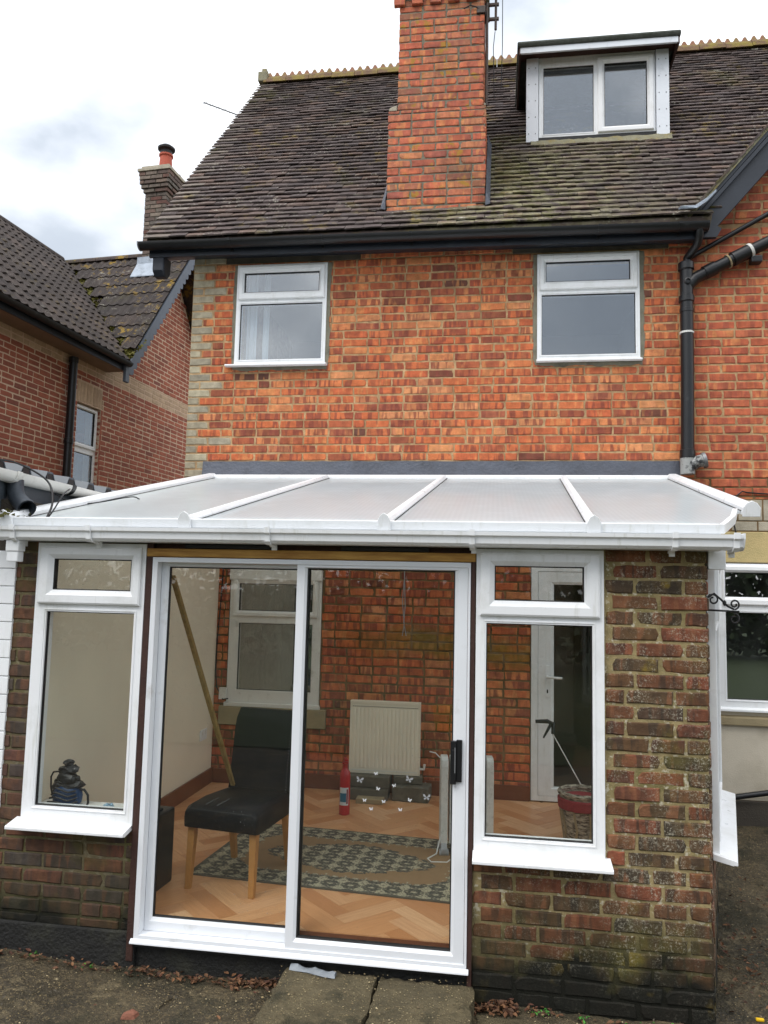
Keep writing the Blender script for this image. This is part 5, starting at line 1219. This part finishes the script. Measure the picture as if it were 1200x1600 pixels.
# ================================================================== inside the conservatory
# dining chair
ch = root('dining_chair', 'black leather high-backed dining chair with pale oak legs behind the glass', 'chair', (-1.475, .70, FZ), R(-9))
def leg(x0, y0, x1, y1, z0, z1, w0, w1):
    b = MB(); b.loft([[(x + sx * w / 2, y + sy * w / 2, z) for sx, sy in ((-1, -1), (1, -1), (1, 1), (-1, 1))] for x, y, z, w in ((x0, y0, z0, w0), (x1, y1, z1, w1))]); return b
for x in (-.20, .20):
    obj('leg', leg(x, -.255, x * .97, -.235, 0, .36, .032, .045), 'oak_leg', ch, bevel=.004)
    obj('leg', leg(x * .93, .27, x * .93, .20, 0, .36, .032, .045), 'oak_leg', ch, bevel=.004)
b = MB(); L = []
for t, h0, h1, w in ((-.29, .37, .425, .215), (-.285, .345, .45, .225), (-.25, .338, .47, .228), (-.1, .338, .478, .226), (.1, .338, .468, .22), (.24, .338, .46, .215)):
    L.append([(-w, t, h0), (w, t, h0), (w + .004, t, (h0 + h1) / 2), (w, t, h1 - .02), (w - .03, t, h1), (-w + .03, t, h1), (-w, t, h1 - .02), (-w - .004, t, (h0 + h1) / 2)])
b.loft(L); seat = obj('seat', b, 'leather', ch, bevel=.006, smooth=True)
b = MB()
for x in (-.10, -.03): b.box(x - .0015, x + .0015, -.27, -.12, .474, .4795)
for k in range(9): pass
b.tube([(.205, -.29, .40), (.208, -.26, .455), (.20, -.1, .474)], .002, 5); obj('stitching', b, 'stitching', ch)
b = MB(); L = []
for k in range(11):
    f = k / 10; z = .34 + .60 * f; y = .215 + .07 * f ** 1.5 + .012 * math.sin(f * 3.0); w = .218 - .012 * f - (.02 if k == 10 else .006 if k == 9 else 0); th = .036 if k < 10 else .022
    L.append([(-w, y - th * .7, z), (-w * .6, y - th, z), (0, y - th * 1.02, z), (w * .6, y - th, z), (w, y - th * .7, z), (w, y + th * .7, z), (0, y + th, z), (-w, y + th * .7, z)])
b.loft(L); obj('backrest', b, 'leather', ch, bevel=.008, smooth=True)
b = MB()
for k in range(26):
    f = k / 26; b.lathe([(.001, -.002), (.003, 0), (.001, .002)], 6, (.19, .215 + .07 * f ** 1.5 - .034, .46 + .46 * f))
obj('stud_row', b, 'galvanised', ch)
# batten standing on the seat, leaning in the corner of the door head
p0, p1 = Vector((-1.60, .86, FZ + .487)), Vector((-1.752, .115, 1.885)); ax = (p1 - p0); ln = ax.length
b = MB(); b.box(-.013, .013, -.009, .009, 0, ln * .97); b.box(-.012, .012, -.014, -.0095, ln * .12, ln * .97)
bt = obj('timber_batten', b, 'batten_wood', bevel=.002); bt.matrix_basis = Matrix.Translation(p0) @ ax.to_track_quat('Z', 'Y').to_matrix().to_4x4()
tag(bt, 'long timber batten standing on the chair seat and leaning to the door head', 'timber')
# fire extinguisher
fe = root('fire_extinguisher', 'small red fire extinguisher standing on the herringbone floor', 'fire extinguisher', (-1.123, 2.09, FZ), R(20))
b = MB(); b.lathe([(.036, 0), (.041, .006), (.041, .29), (.036, .318), (.022, .338), (.020, .345)], 22); obj('cylinder', b, 'extinguisher_red', fe, smooth=True)
b = MB(); b.lathe([(.019, .342), (.019, .372), (.026, .376), (.026, .388)], 14); b.box(-.014, .014, -.055, .03, .385, .402); b.box(-.012, .012, -.058, .02, .405, .42); obj('valve_head', b, 'extinguisher_red', fe, bevel=.003)
def wrap(r, z0, z1, a0, a1, n=10):
    b = MB(); L = [[((r + e) * math.sin(a), -(r + e) * math.cos(a), z) for e, z in ((0, z0), (.0012, z0), (.0012, z1), (0, z1))] for a in [a0 + (a1 - a0) * k / n for k in range(n + 1)]]
    b.loft(L); return b
obj('label', wrap(.0412, .075, .205, -1.25, .55), 'label_paper', fe, smooth=True)
obj('label_band', wrap(.0427, .10, .165, -1.1, .1), 'label_blue', fe, smooth=True)
b = MB(); b.box(-.012, -.002, -.05, -.046, .1, .2); obj('label_strip', wrap(.0429, .085, .195, .15, .42), 'fabric_red', fe)
# radiator panel propped on blocks
ra = root('radiator', 'cream ribbed radiator panel propped on grey blocks against the brick wall', 'radiator', (-.90, 2.64, FZ + .185), 0)
b = MB(); b.box(-.295, .295, .0, .018, 0, .575)
n = 17
for k in range(n):
    c = -.28 + .56 * (k + .5) / n; b.prism([(c - .012, -.0), (c - .008, -.005), (c + .008, -.005), (c + .012, -.0)], 'z', .045, .53)
b.box(-.297, .297, -.008, .055, .575, .592); b.box(-.297, -.292, -.004, .055, 0, .575); b.box(.292, .297, -.004, .055, 0, .575)
pn = obj('panel', b, 'radiator_cream', ra)
b = MB()
for k in range(n * 2):
    c = -.278 + .556 * (k + .5) / (n * 2); b.box(c - .005, c + .005, -.0058, -.001, .545, .549)
obj('vent_slots', b, 'render_dark', ra)
b = MB()
for k in range(n * 2):
    c = -.278 + .556 * (k + .5) / (n * 2); b.box(c - .004, c + .004, -.0058, -.001, .022, .028)
obj('weld_marks', b, 'label_paper', ra)
b = MB(); b.tube([(.297, .03, .05), (.33, .03, .05), (.335, .03, .09)], .011, 8); obj('valve', b, 'old_white', ra, smooth=True)
# grey concrete blocks under it
rg = random.Random(9)
bl = [((-1.03, 2.60, FZ + .045), (.36, .20, .088), 3, 'long grey block at left under the radiator, bottom of its pair'), ((-1.01, 2.63, FZ + .1365), (.34, .17, .088), -2, 'long grey block at left under the radiator, resting on another block'),
      ((-.66, 2.62, FZ + .06), (.30, .19, .118), -4, 'thick grey block on the floor under the right of the radiator'), ((-.70, 2.66, FZ + .1525), (.24, .11, .060), 6, 'small grey block on top, under the right of the radiator')]
for c, sz, a, lb in bl:
    b = MB(); b.box(-sz[0] / 2, sz[0] / 2, -sz[1] / 2, sz[1] / 2, -sz[2] / 2, sz[2] / 2)
    o = obj('concrete_block', b, 'concrete_block', bevel=.008); o.location = c; o.rotation_euler = (0, 0, R(a)); tag(o, lb, 'block', 'grey blocks under the radiator')
b = MB(); b.box(-.11, .11, -.05, .05, -.02, .02); o = obj('brick_offcut', b, 'stone_sill', bevel=.006); o.location = (-.98, 2.445, FZ + .021); tag(o, 'thin pale brick lying before the blocks', 'brick')
# rug
b = MB(); n = 24
for j in range(13):
    for i in range(n + 1):
        u_, v_ = -.86 + 1.72 * i / n, -.525 + 1.05 * j / 12
        b.v.append((u_, v_, .009 + .0015 * math.sin(u_ * 9) * math.sin(v_ * 7)))
b.f = [(j * (n + 1) + i, j * (n + 1) + i + 1, (j + 1) * (n + 1) + i + 1, (j + 1) * (n + 1) + i) for j in range(12) for i in range(n)]; b.mi = [0] * len(b.f)
top_v = list(b.v); rim = [0, n, 12 * (n + 1) + n, 12 * (n + 1)]
b.add([(x, y, .0005) for x, y in ((-.86, -.525), (.86, -.525), (.86, .525), (-.86, .525))], [])
k0 = len(b.v) - 4
for a_, c_ in ((0, 1), (1, 2), (2, 3), (3, 0)): b.f.append((k0 + a_, k0 + c_, rim[c_], rim[a_])); b.mi.append(0)
me = b.mesh('rug', 'rug_weave'); uvl = me.uv_layers.new(name='UVMap')
for lp in me.loops: q = me.vertices[lp.vertex_index].co; uvl.data[lp.index].uv = (q.x, q.y)
rug = obj('rug', me, None); rug.location = (-.90, 1.135, FZ); rug.rotation_euler = (0, 0, R(-4.5)); tag(rug, 'grey and cream patterned rug with tan field on the wooden floor', 'rug')
# portable heater behind the door stile
he = root('oil_heater', 'white finned portable heater standing behind the door stile', 'heater', (-.175, 1.42, FZ), R(8))
for k in range(7):
    x = -.15 + .05 * k; b = MB(); w = .062 if k not in (0, 6) else .07
    ol = [(-w, .07), (w, .07), (w, .56), (w * .86, .60), (w * .5, .622), (-w * .5, .622), (-w * .86, .60), (-w, .56)]
    b.prism(ol, 'x', x - (.014 if k not in (0, 6) else .024), x + (.014 if k not in (0, 6) else .024)); obj('end_panel' if k in (0, 6) else 'fin', b, 'heater_white', he, bevel=.008)
for x in (-.15, .15):
    b = MB(); b.prism([(-.10, .02), (.10, .02), (.10, .045), (.05, .10), (-.05, .10), (-.10, .045)], 'x', x - .02, x + .02); obj('foot', b, 'heater_grey', he, bevel=.005)
    b = MB(); b.tube([(x - .03, -.075, .022), (x + .03, -.075, .022)], .022, 12); b.tube([(x - .03, .075, .022), (x + .03, .075, .022)], .022, 12); obj('castor', b, 'heater_grey', he)
b = MB(); b.tube([(-.17, -.05, .12), (-.20, -.10, .02), (-.26, -.16, .008), (-.24, -.22, .008), (-.14, -.22, .008), (-.1, -.14, .008)], .005, 6); b.tube([(-.17, -.02, .60), (-.21, -.02, .64), (-.25, -.03, .65)], .004, 6); obj('cord', b, 'cable_pale', he, smooth=True)
# woven basket
ba = root('wicker_basket', 'grey wicker basket with a dark red band before the white door', 'basket', (.615, 1.76, FZ))
b = MB(); n = 28; L = []
for z, r, in ((0, .118), (.06, .125), (.13, .134), (.20, .142), (.27, .150), (.335, .156)):
    L.append([((r + .004 * math.sin(k * math.pi)) * math.cos(2 * math.pi * k / n) * (1 + .02 * (k % 2)), r * math.sin(2 * math.pi * k / n) * (1 + .02 * (k % 2)), z) for k in range(n)])
L += [[(x * .94, y * .94, .335) for x, y, z in L[-1]], [(x * .9, y * .9, .03) for x, y, z in L[0]]]
b.loft(L); obj('basket_body', b, 'wicker', ba)
b = MB(); n = 30; b.tube([(.155 * math.cos(2 * math.pi * k / n), .155 * math.sin(2 * math.pi * k / n), .345 + .004 * (k % 2)) for k in range(n + 1)], .016, 8); obj('rim', b, 'wicker', ba)
b = MB(); b.loft([[(r * math.cos(2 * math.pi * k / 28), r * math.sin(2 * math.pi * k / 28), z) for k in range(28)] for r, z in ((.158, .245), (.166, .25), (.170, .31), (.162, .318))]); obj('band', b, 'fabric_red', ba)
for k in range(9):
    a = 2 * math.pi * k / 9; b = MB(); b.tube([(.124 * math.cos(a), .124 * math.sin(a), .01), (.136 * math.cos(a + .15), .136 * math.sin(a + .15), .12), (.156 * math.cos(a + .05), .156 * math.sin(a + .05), .24)], .008, 6); obj('stake', b, 'stone_sill', ba)
# hooked shape modelled in place of a reflection in the back door glass
tl_ = root('long_handled_tool', 'thin pale shaft with a dark hooked head leaning before the white door', 'tool', (.80, 2.1, FZ))
p0, p1 = Vector((.02, .0, .006)), Vector((-.36, .18, .66))
b = MB(); b.tube([p0, p1], .0045, 8); obj('shaft', b, 'cable_pale', tl_, smooth=True)
b = MB(); d_ = (p1 - p0).normalized(); b.tube([p1 - d_ * .02, p1 + Vector((.015, 0, .06)), p1 + Vector((-.03, 0, .075)), p1 + Vector((-.12, 0, .07))], [.012, .016, .017, .013], 10); b.tube([p1 + Vector((.0, 0, .06)), p1 + Vector((-.06, -.01, -.05))], [.014, .007], 8); obj('hooked_head', b, 'cable_black', tl_, smooth=True)
# black case by the door
bx = root('black_case', 'black upright case with a small pale label on the floor beside the left jamb', 'case', (-1.985, .46, FZ), R(-4))
b = MB(); b.box(-.13, .13, -.12, .12, 0, .42); obj('body', b, 'black_plastic', bx, bevel=.014)
b = MB(); b.box(.02, .10, -.1225, -.1195, .25, .32); obj('label', b, 'label_paper', bx)
b = MB(); b.box(-.10, .10, -.03, .03, .42, .435); obj('handle', b, 'gasket', bx, bevel=.006)
# blue and black tool with coiled cable on the window board
pu = root('corded_power_tool', 'blue and black power tool with coiled cable on the left window board', 'power tool', (-2.285, .135, .60))
b = MB(); b.lathe([(.055, 0), (.075, .012), (.08, .05), (.072, .085), (.05, .10)], 18); b.v = [(x * 1.05, y * .7, z) for x, y, z in b.v]; obj('motor_housing', b, 'blue_plastic', pu, smooth=True)
bm = bmesh.new(); rg = random.Random(18)
for cx_, cy_, cz_, r_ in ((-.03, 0, .10, .05), (.035, .0, .105, .048), (.0, -.01, .14, .042), (-.02, 0, .18, .03), (.022, 0, .187, .03), (.0, .0, .215, .026), (.05, -.01, .14, .022), (-.055, 0, .12, .02)):
    ret = bmesh.ops.create_icosphere(bm, subdivisions=2, radius=r_)
    for v_ in ret['verts']: v_.co = Vector((cx_, cy_, cz_)) + Vector((v_.co.x * 1.25, v_.co.y * .8, v_.co.z * .8)) * rg.uniform(.7, 1.2)
me = bpy.data.meshes.new('gearbox'); bm.to_mesh(me); bm.free(); me.materials.append(MAT['black_plastic']); obj('gearbox', me, None, pu)
b = MB(); b.tube([(-.085, 0, .03), (-.10, 0, .09), (-.102, 0, .14), (-.09, 0, .165), (-.06, 0, .17), (-.03, 0, .15)], .005, 8); b.tube([(.05, 0, .08), (.10, -.01, .085), (.128, -.02, .06), (.132, -.02, .02), (.125, -.02, .005)], .0065, 8)
for k in range(5): b.tube([(-.085 + .01 * k, -.05, .02 + .02 * k), (-.03, -.072, .03 + .024 * k), (.04, -.07, .015 + .022 * k), (.085 - .006 * k, -.04, .03 + .018 * k)], .005, 6)
obj('cable', b, 'cable_black', pu, smooth=True)
rg = random.Random(30); b = MB(); bmn = 40
vs = [(rg.gauss(0, .016), rg.gauss(0, .012), abs(rg.gauss(.012, .008))) for _ in range(26)]
b.add(vs, [tuple(rg.sample(range(26), 3)) for _ in range(60)]); o = obj('crumpled_wrapper', b, 'crumple'); o.location = (-2.035, .12, .601); tag(o, 'crumpled pale blue wrapper on the left window board', 'wrapper')
# socket, cable, junction box, hanging wires
so = root('wall_socket', 'white double socket low on the cream plaster wall', 'socket', (-2.459, 2.56, .48)); 
b = MB(); b.box(0, .010, -.073, .073, 0, .088); obj('face_plate', b, 'upvc', so, bevel=.003)
b = MB(); b.box(.010, .013, -.05, -.02, .045, .075); b.box(.010, .013, .02, .05, .045, .075); obj('switch', b, 'old_white', so)
b = MB(); b.tube([(-2.418, D - .012, 2.2), (-2.42, D - .012, 1.94), (-2.43, D - .014, 1.65), (-2.448, D - .014, 1.31), (-2.45, D - .014, 1.05), (-2.435, D - .014, .90), (-2.40, D - .02, .85), (-2.36, D - .05, .80), (-2.31, D - .06, .81)], .006, 8); o = obj('wall_cable', b, 'cable_black', smooth=True); tag(o, 'black cable running down the brick beside the old window', 'cable')
b = MB(); b.box(-2.40, -2.335, D - .05, D - .012, .80, .90); o = obj('junction_box', b, 'old_white', bevel=.004); tag(o, 'small white junction box at the lower corner of the old window', 'junction box')
b = MB(); b.tube([(-.778, D - .012, 1.98), (-.776, D - .014, 1.9), (-.79, D - .02, 1.7), (-.77, D - .02, 1.5), (-.785, D - .02, 1.40)], .004, 6); b.tube([(-.776, D - .012, 1.9), (-.765, D - .02, 1.65), (-.775, D - .02, 1.52), (-.752, D - .02, 1.40)], .004, 6); o = obj('hanging_wires', b, 'heater_grey', smooth=True); tag(o, 'two thin grey wires hanging down the brick back wall', 'wire')

# ================================================================== outside small things
hb = root('hanging_bracket', 'black wrought iron scroll bracket on the right end of the pier', 'bracket', (1.015, .05, 1.62), R(8))
def spiral(cx, cz, r0, r1, a0, turns, n=26): return [(cx + (r0 + (r1 - r0) * k / n) * math.cos(a0 + turns * 2 * math.pi * k / n), 0, cz + (r0 + (r1 - r0) * k / n) * math.sin(a0 + turns * 2 * math.pi * k / n)) for k in range(n + 1)]
b = MB(); b.box(-.012, .0, -.008, .008, -.02, .19); obj('back_plate', b, 'iron', hb)
b = MB(); b.tube([(0, 0, .115), (.16, 0, .11)], .005, 6); obj('arm', b, 'iron', hb)
b = MB(); b.tube(spiral(.035, .165, .028, .010, R(160), -1.2)[::-1] + [(.02, 0, .19)], .0045, 6); b.tube([(.012, 0, .175), (.04, 0, .195), (.075, 0, .165), (.105, 0, .135), (.135, 0, .12)], .005, 6); b.tube(spiral(.138, .145, .025, .008, R(-90), 1.3), .0045, 6); b.tube(spiral(.135, .075, .026, .010, R(90), -1.1), .0045, 6); obj('scroll', b, 'iron', hb)
b = MB(); b.lathe([(.002, -.014), (.009, -.006), (.009, .006), (.002, .014)], 8, (.09, 0, .15)); obj('collar', b, 'iron', hb)

ar = root('aerial_bracket', 'rusty aerial bracket with mast stub and cables on the chimney side', 'bracket', (-.13, 2.92, 7.05))
for z in (.255, .11):
    b = MB(); b.box(-.05, .125, -.012, .012, z - .012, z + .012); obj('arm', b, 'rust_metal', ar)
b = MB(); b.box(-.08, -.0, -.125, .03, .09, .16); obj('wall_plate', b, 'rust_metal', ar, bevel=.004)
b = MB(); b.tube([(.095, 0, -.0), (.098, 0, .6)], .012, 8); obj('mast', b, 'rust_metal', ar, smooth=True)
b = MB(); b.tube([(.155, .0, .9), (.158, .02, .3), (.160, .1, -.1), (.150, .35, -.35)], .004, 6); b.tube([(.09, .02, .0), (.075, .03, -.15), (.08, .1, -.35), (.085, .3, -.5)], .004, 6); obj('cable', b, 'slate_blue', ar, smooth=True)
b = MB(); b.tube([(-.20, -.125, .14), (-.14, -.13, .165), (-.09, -.128, .15), (-.06, -.12, .13)], .006, 6); obj('wire_tie', b, 'iron', ar)

ae = root('television_aerial', 'thin metal television aerial sticking out behind the roof verge', 'aerial', (-3.05, 6.1, 8.15))
A0, A1 = Vector((-1.09, -.2, .45)), Vector((.05, -.2, -.05 + .0))
b = MB(); b.tube([A0, A1], .010, 6); obj('boom', b, 'galvanised', ae)
b = MB(); b.tube([(.04, 0, -.1), (.04, 0, .0), (.04, -.2, .0)], .014, 8); b.tube([(.04, -.2, -.2), (.04, -.2, .0)], .014, 8); obj('mast', b, 'galvanised', ae)
for k in range(9):
    c = A0 + (A1 - A0) * (k / 12 + .02); b = MB(); b.tube([c + Vector((-.012, -.06, -.06)), c + Vector((.012, .06, .06))], .0035, 5); obj('element', b, 'galvanised', ae)

# door step of two slabs
sp = root('door_step', 'two gritty concrete slabs forming the step below the sliding door', 'step', (-.55, -.4, -.17))
rg = random.Random(44)
def slab(x0, x1, y0, y1, z0, z1, n=14, skew=0.0):
    b = MB(); L = []
    g = MB(); nx_ = n
    vs = []; fs = []
    for j in range(n + 1):
        for i in range(n + 1):
            fx_, fy_ = i / n, j / n; x = x0 + (x1 - x0) * fx_ + skew * (1 - fy_); y = y0 + (y1 - y0) * fy_
            ed = min(fx_, 1 - fx_, fy_, 1 - fy_) < 1e-6
            vs.append((x + (rg.uniform(-.011, .011) if ed else 0), y + (rg.uniform(-.011, .011) if ed else 0), z1 + rg.uniform(-.004, .003) - (.008 + rg.uniform(0, .012) if ed else 0)))
    for j in range(n):
        for i in range(n): fs.append((j * (n + 1) + i, j * (n + 1) + i + 1, (j + 1) * (n + 1) + i + 1, (j + 1) * (n + 1) + i))
    rimi = [i for i in range(n + 1)] + [(j) * (n + 1) + n for j in range(1, n + 1)] + [n * (n + 1) + i for i in range(n - 1, -1, -1)] + [j * (n + 1) for j in range(n - 1, 0, -1)]
    base = len(vs); vs += [(vs[i][0] + rg.uniform(-.004, .004), vs[i][1] + rg.uniform(-.004, .004), z0) for i in rimi]; m_ = len(rimi)
    for k in range(m_): fs.append((rimi[k], base + k, base + (k + 1) % m_, rimi[(k + 1) % m_]))
    b.add(vs, fs); return b
obj('slab', slab(-1.00, -.545, -.80, -.008, -.19, -.047, skew=-.0), 'slab_concrete', sp, smooth=True).location = (.55, .4, .17)
obj('slab', slab(-.53, -.085, -.80, -.008, -.19, -.050, skew=-.02), 'slab_concrete', sp, smooth=True).location = (.55, .4, .17)
# flush paving left of the step
pv = [(-1.48, -1.02, -.75, -.16, 'worn paving slab left of the door step'), (-2.0, -1.5, -.8, -.22, 'second worn paving slab left of the door step'), (-.06, .75, -.75, -.09, 'worn paving slab right of the door step')]
for x0, x1, y0, y1, lb in pv:
    o = obj('paving_slab', slab(x0, x1, y0, y1, -.24, gz((x0 + x1) / 2, -.3) + .014, skew=-.04), 'path_concrete' if x1 < 0 else 'slab_concrete', smooth=True); tag(o, lb, 'paving slab')
# grey crumpled strip on the step, clay fragment, yellow scrap
b = MB(); rg = random.Random(12); L = []
for k in range(14):
    f = k / 13; x = -.97 + .235 * f; y = -.035 - .05 * f; h = .010 + .004 * math.sin(k * 1.1) + rg.uniform(-.002, .002); w_ = .024 + .005 * math.sin(k * .7 + 1) + rg.uniform(-.002, .002)
    L.append([(x, y - w_, -.044), (x + rg.uniform(-.004, .004), y - w_ * .6, -.044 + h), (x, y, -.044 + h * 1.5 + rg.uniform(-.003, .003)), (x, y + w_ * .7, -.044 + h), (x, y + w_, -.044)])
b.loft(L); o = obj('plastic_offcut', b, 'grey_scrap', smooth=True); tag(o, 'crumpled grey strip lying on the door step', 'scrap')
b = MB(); b.loft([[(-.042, -.02, 0), (.02, -.032, 0), (.046, .004, 0), (.012, .030, 0), (-.036, .022, 0)], [(-.036, -.012, .016), (.016, -.024, .024), (.034, .004, .018), (.008, .020, .026), (-.026, .016, .014)]]); o = obj('brick_fragment', b, 'clay_fragment', bevel=.003); o.location = (-1.60, -.43, gz(-1.6, -.43) + .014); o.rotation_euler = (0, .1, R(25)); tag(o, 'orange brick fragment on the path at lower left', 'brick fragment')
b = MB(); b.box(-.018, .018, -.008, .008, 0, .012); o = obj('yellow_scrap', b, 'yellow_plastic', bevel=.004); o.location = (1.235, .11, gz(1.235, .11) + .002); tag(o, 'small yellow plastic scrap on the soil at far right', 'scrap')
# fallen leaves, weeds
def leaf_pile(name, mat, spots, size, seed, curl=.5):
    rg = random.Random(seed); V = []; F = []; RN = []
    for (x, y, sx, sy, n) in spots:
        for _ in range(n):
            px, py = x + rg.uniform(-1, 1) * sx, y + rg.gauss(0, .5) * sy
            s_ = size * rg.uniform(.5, 1.2); a = rg.uniform(0, 6.3); tz = rg.uniform(-.5, .5); ty = rg.uniform(-.5, .5)
            Mt = Matrix.Translation((px, py, gz(px, py) + rg.uniform(.006, .03))) @ Euler((tz, ty, a)).to_matrix().to_4x4()
            pts = [(-1, 0, 0), (-.4, .45, curl * .3), (.2, .55, curl * .4), (.5, .25, .2 * curl), (1, 0, .3 * curl), (.5, -.3, .2 * curl), (.1, -.5, curl * .4), (-.5, -.4, curl * .3), (0, 0, -.1)]
            base = len(V); V += [tuple(Mt @ (Vector(p) * s_)) for p in pts]; q = rg.random()
            for i in range(8): F.append((base + i, base + (i + 1) % 8, base + 8)); RN.append(q)
    me = bpy.data.meshes.new(name); me.from_pydata(V, [], F); me.materials.append(MAT[mat]); at = me.attributes.new('rnd', 'FLOAT', 'FACE'); at.data.foreach_set('value', RN)
    o = bpy.data.objects.new(name, me); COL.objects.link(o); o['kind'] = 'stuff'; return o
o = leaf_pile('leaf_litter', 'dead_leaf', [(-1.45, -.045, .35, .05, 150), (-1.15, -.05, .12, .05, 130), (-2.2, -.06, .38, .04, 90), (-.0, -.05, .12, .05, 200), (.2, -.05, .12, .03, 25), (.6, -.07, .35, .03, 12), (1.25, .45, .12, .25, 60), (1.3, .9, .2, .4, 60), (1.6, 1.3, .4, .8, 60), (-1.2, -.6, .9, .3, 12)], .016, 14)
tag(o, 'brown fallen leaves gathered along the foot of the walls', 'leaves')
o = leaf_pile('weeds', 'weed_leaf', [(.22, -.06, .04, .02, 14), (.42, -.065, .03, .02, 12), (.62, -.07, .06, .02, 10), (-2.02, -.06, .04, .02, 10), (-2.3, -.05, .03, .02, 6), (.8, -.08, .1, .02, 6)], .010, 15, 1.2)
tag(o, 'tiny green weeds at the foot of the brick walls', 'weeds')
o = leaf_pile('soil_crumbs', 'lintel_concrete', [(-1.0, -.4, 1.7, .5, 260), (1.5, 1.0, .45, 1.6, 300), (.4, -.3, .6, .3, 60)], .008, 16, 1.0)
tag(o, 'loose grit and crumbs scattered over the path', 'grit')

V = []; F = []; RN = []; rg = random.Random(61)
for k in range(4200):
    if k % 3: px_, py_ = rg.uniform(-2.6, .95), -rg.uniform(.02, 1.0)
    else: py_ = rg.uniform(.0, 2.6); px_ = 1.05 + py_ * .3 + rg.uniform(.0, 1.1)
    if -1.02 < px_ < -.06 and py_ > -.85: zg = -.047
    else: zg = gz(px_, py_) + (.012 if px_ < .78 else 0)
    r_ = rg.uniform(.0016, .0048) * (1.6 if rg.random() < .06 else 1); base = len(V); q = rg.random()
    V += [(px_ + r_ * rg.uniform(.6, 1.4) * dx, py_ + r_ * rg.uniform(.6, 1.4) * dy, zg + r_ * .5 + r_ * rg.uniform(.4, .9) * dz) for dx, dy, dz in ((1, 0, 0), (0, 1, 0), (-1, 0, 0), (0, -1, 0), (0, 0, 1), (0, 0, -1))]
    for a_, c_, e_ in ((0, 1, 4), (1, 2, 4), (2, 3, 4), (3, 0, 4), (1, 0, 5), (2, 1, 5), (3, 2, 5), (0, 3, 5)): F.append((base + a_, base + c_, base + e_)); RN.append(q)
leaf_mat('pebble', [S(66, 58, 44), S(150, 132, 96), S(96, 84, 62), S(188, 172, 134), S(78, 68, 52), S(120, 104, 78)])
me = bpy.data.meshes.new('gravel'); me.from_pydata(V, [], F); me.materials.append(MAT['pebble']); at = me.attributes.new('rnd', 'FLOAT', 'FACE'); at.data.foreach_set('value', RN)
o = bpy.data.objects.new('gravel', me); COL.objects.link(o); o['kind'] = 'stuff'; tag(o, 'small pale pebbles strewn over the damp concrete', 'gravel')

# ================================================================== garden behind the camera, seen only in the glass
b = MB(); b.box(-60, 60, -90, -5.2, -.30, -.125); struct(obj('lawn', b, 'lawn_green'))
bk = root('yellow_bucket', 'yellow bucket out in the garden, mirrored faintly in the sliding door', 'bucket', (-.68, -7.0, -.125))
b = MB(); b.lathe([(.12, 0), (.125, .005), (.16, .30), (.17, .305), (.17, .32), (.152, .32), (.115, .02)], 24); obj('body', b, 'yellow_plastic', bk, smooth=True)
b = MB(); b.tube([(.165 * math.cos(a), .05, .31 + .13 * math.sin(a)) for a in [math.pi * k / 14 for k in range(15)]], .005, 6); obj('handle', b, 'galvanised', bk, smooth=True)
V = []; F = []; RN = []; rg = random.Random(99)  # leafy screen added out of view to block sky reflections in the door glass
for k in range(20000):
    x = rg.uniform(-26, 26); h = 3.6 + .5 * math.sin(x * .7) + .3 * math.sin(x * 2.1)
    c = Vector((x, -17 + rg.gauss(0, .6), rg.uniform(0, 1) ** .8 * h - .1)); s_ = rg.uniform(.10, .24)
    a1 = Vector((rg.gauss(0, 1), rg.gauss(0, 1), rg.gauss(0, 1))).normalized() * s_; a2 = a1.orthogonal().normalized() * s_ * .7
    base = len(V); V += [tuple(c + a1), tuple(c + a2), tuple(c - a1), tuple(c - a2)]; F.append((base, base + 1, base + 2, base + 3)); RN.append(rg.random())
me = bpy.data.meshes.new('hedge'); me.from_pydata(V, [], F); me.materials.append(MAT['hedge_leaf']); at = me.attributes.new('rnd', 'FLOAT', 'FACE'); at.data.foreach_set('value', RN)
hg = bpy.data.objects.new('hedge', me); COL.objects.link(hg); hg['kind'] = 'stuff'; tag(hg, 'green garden hedge facing the house', 'hedge')
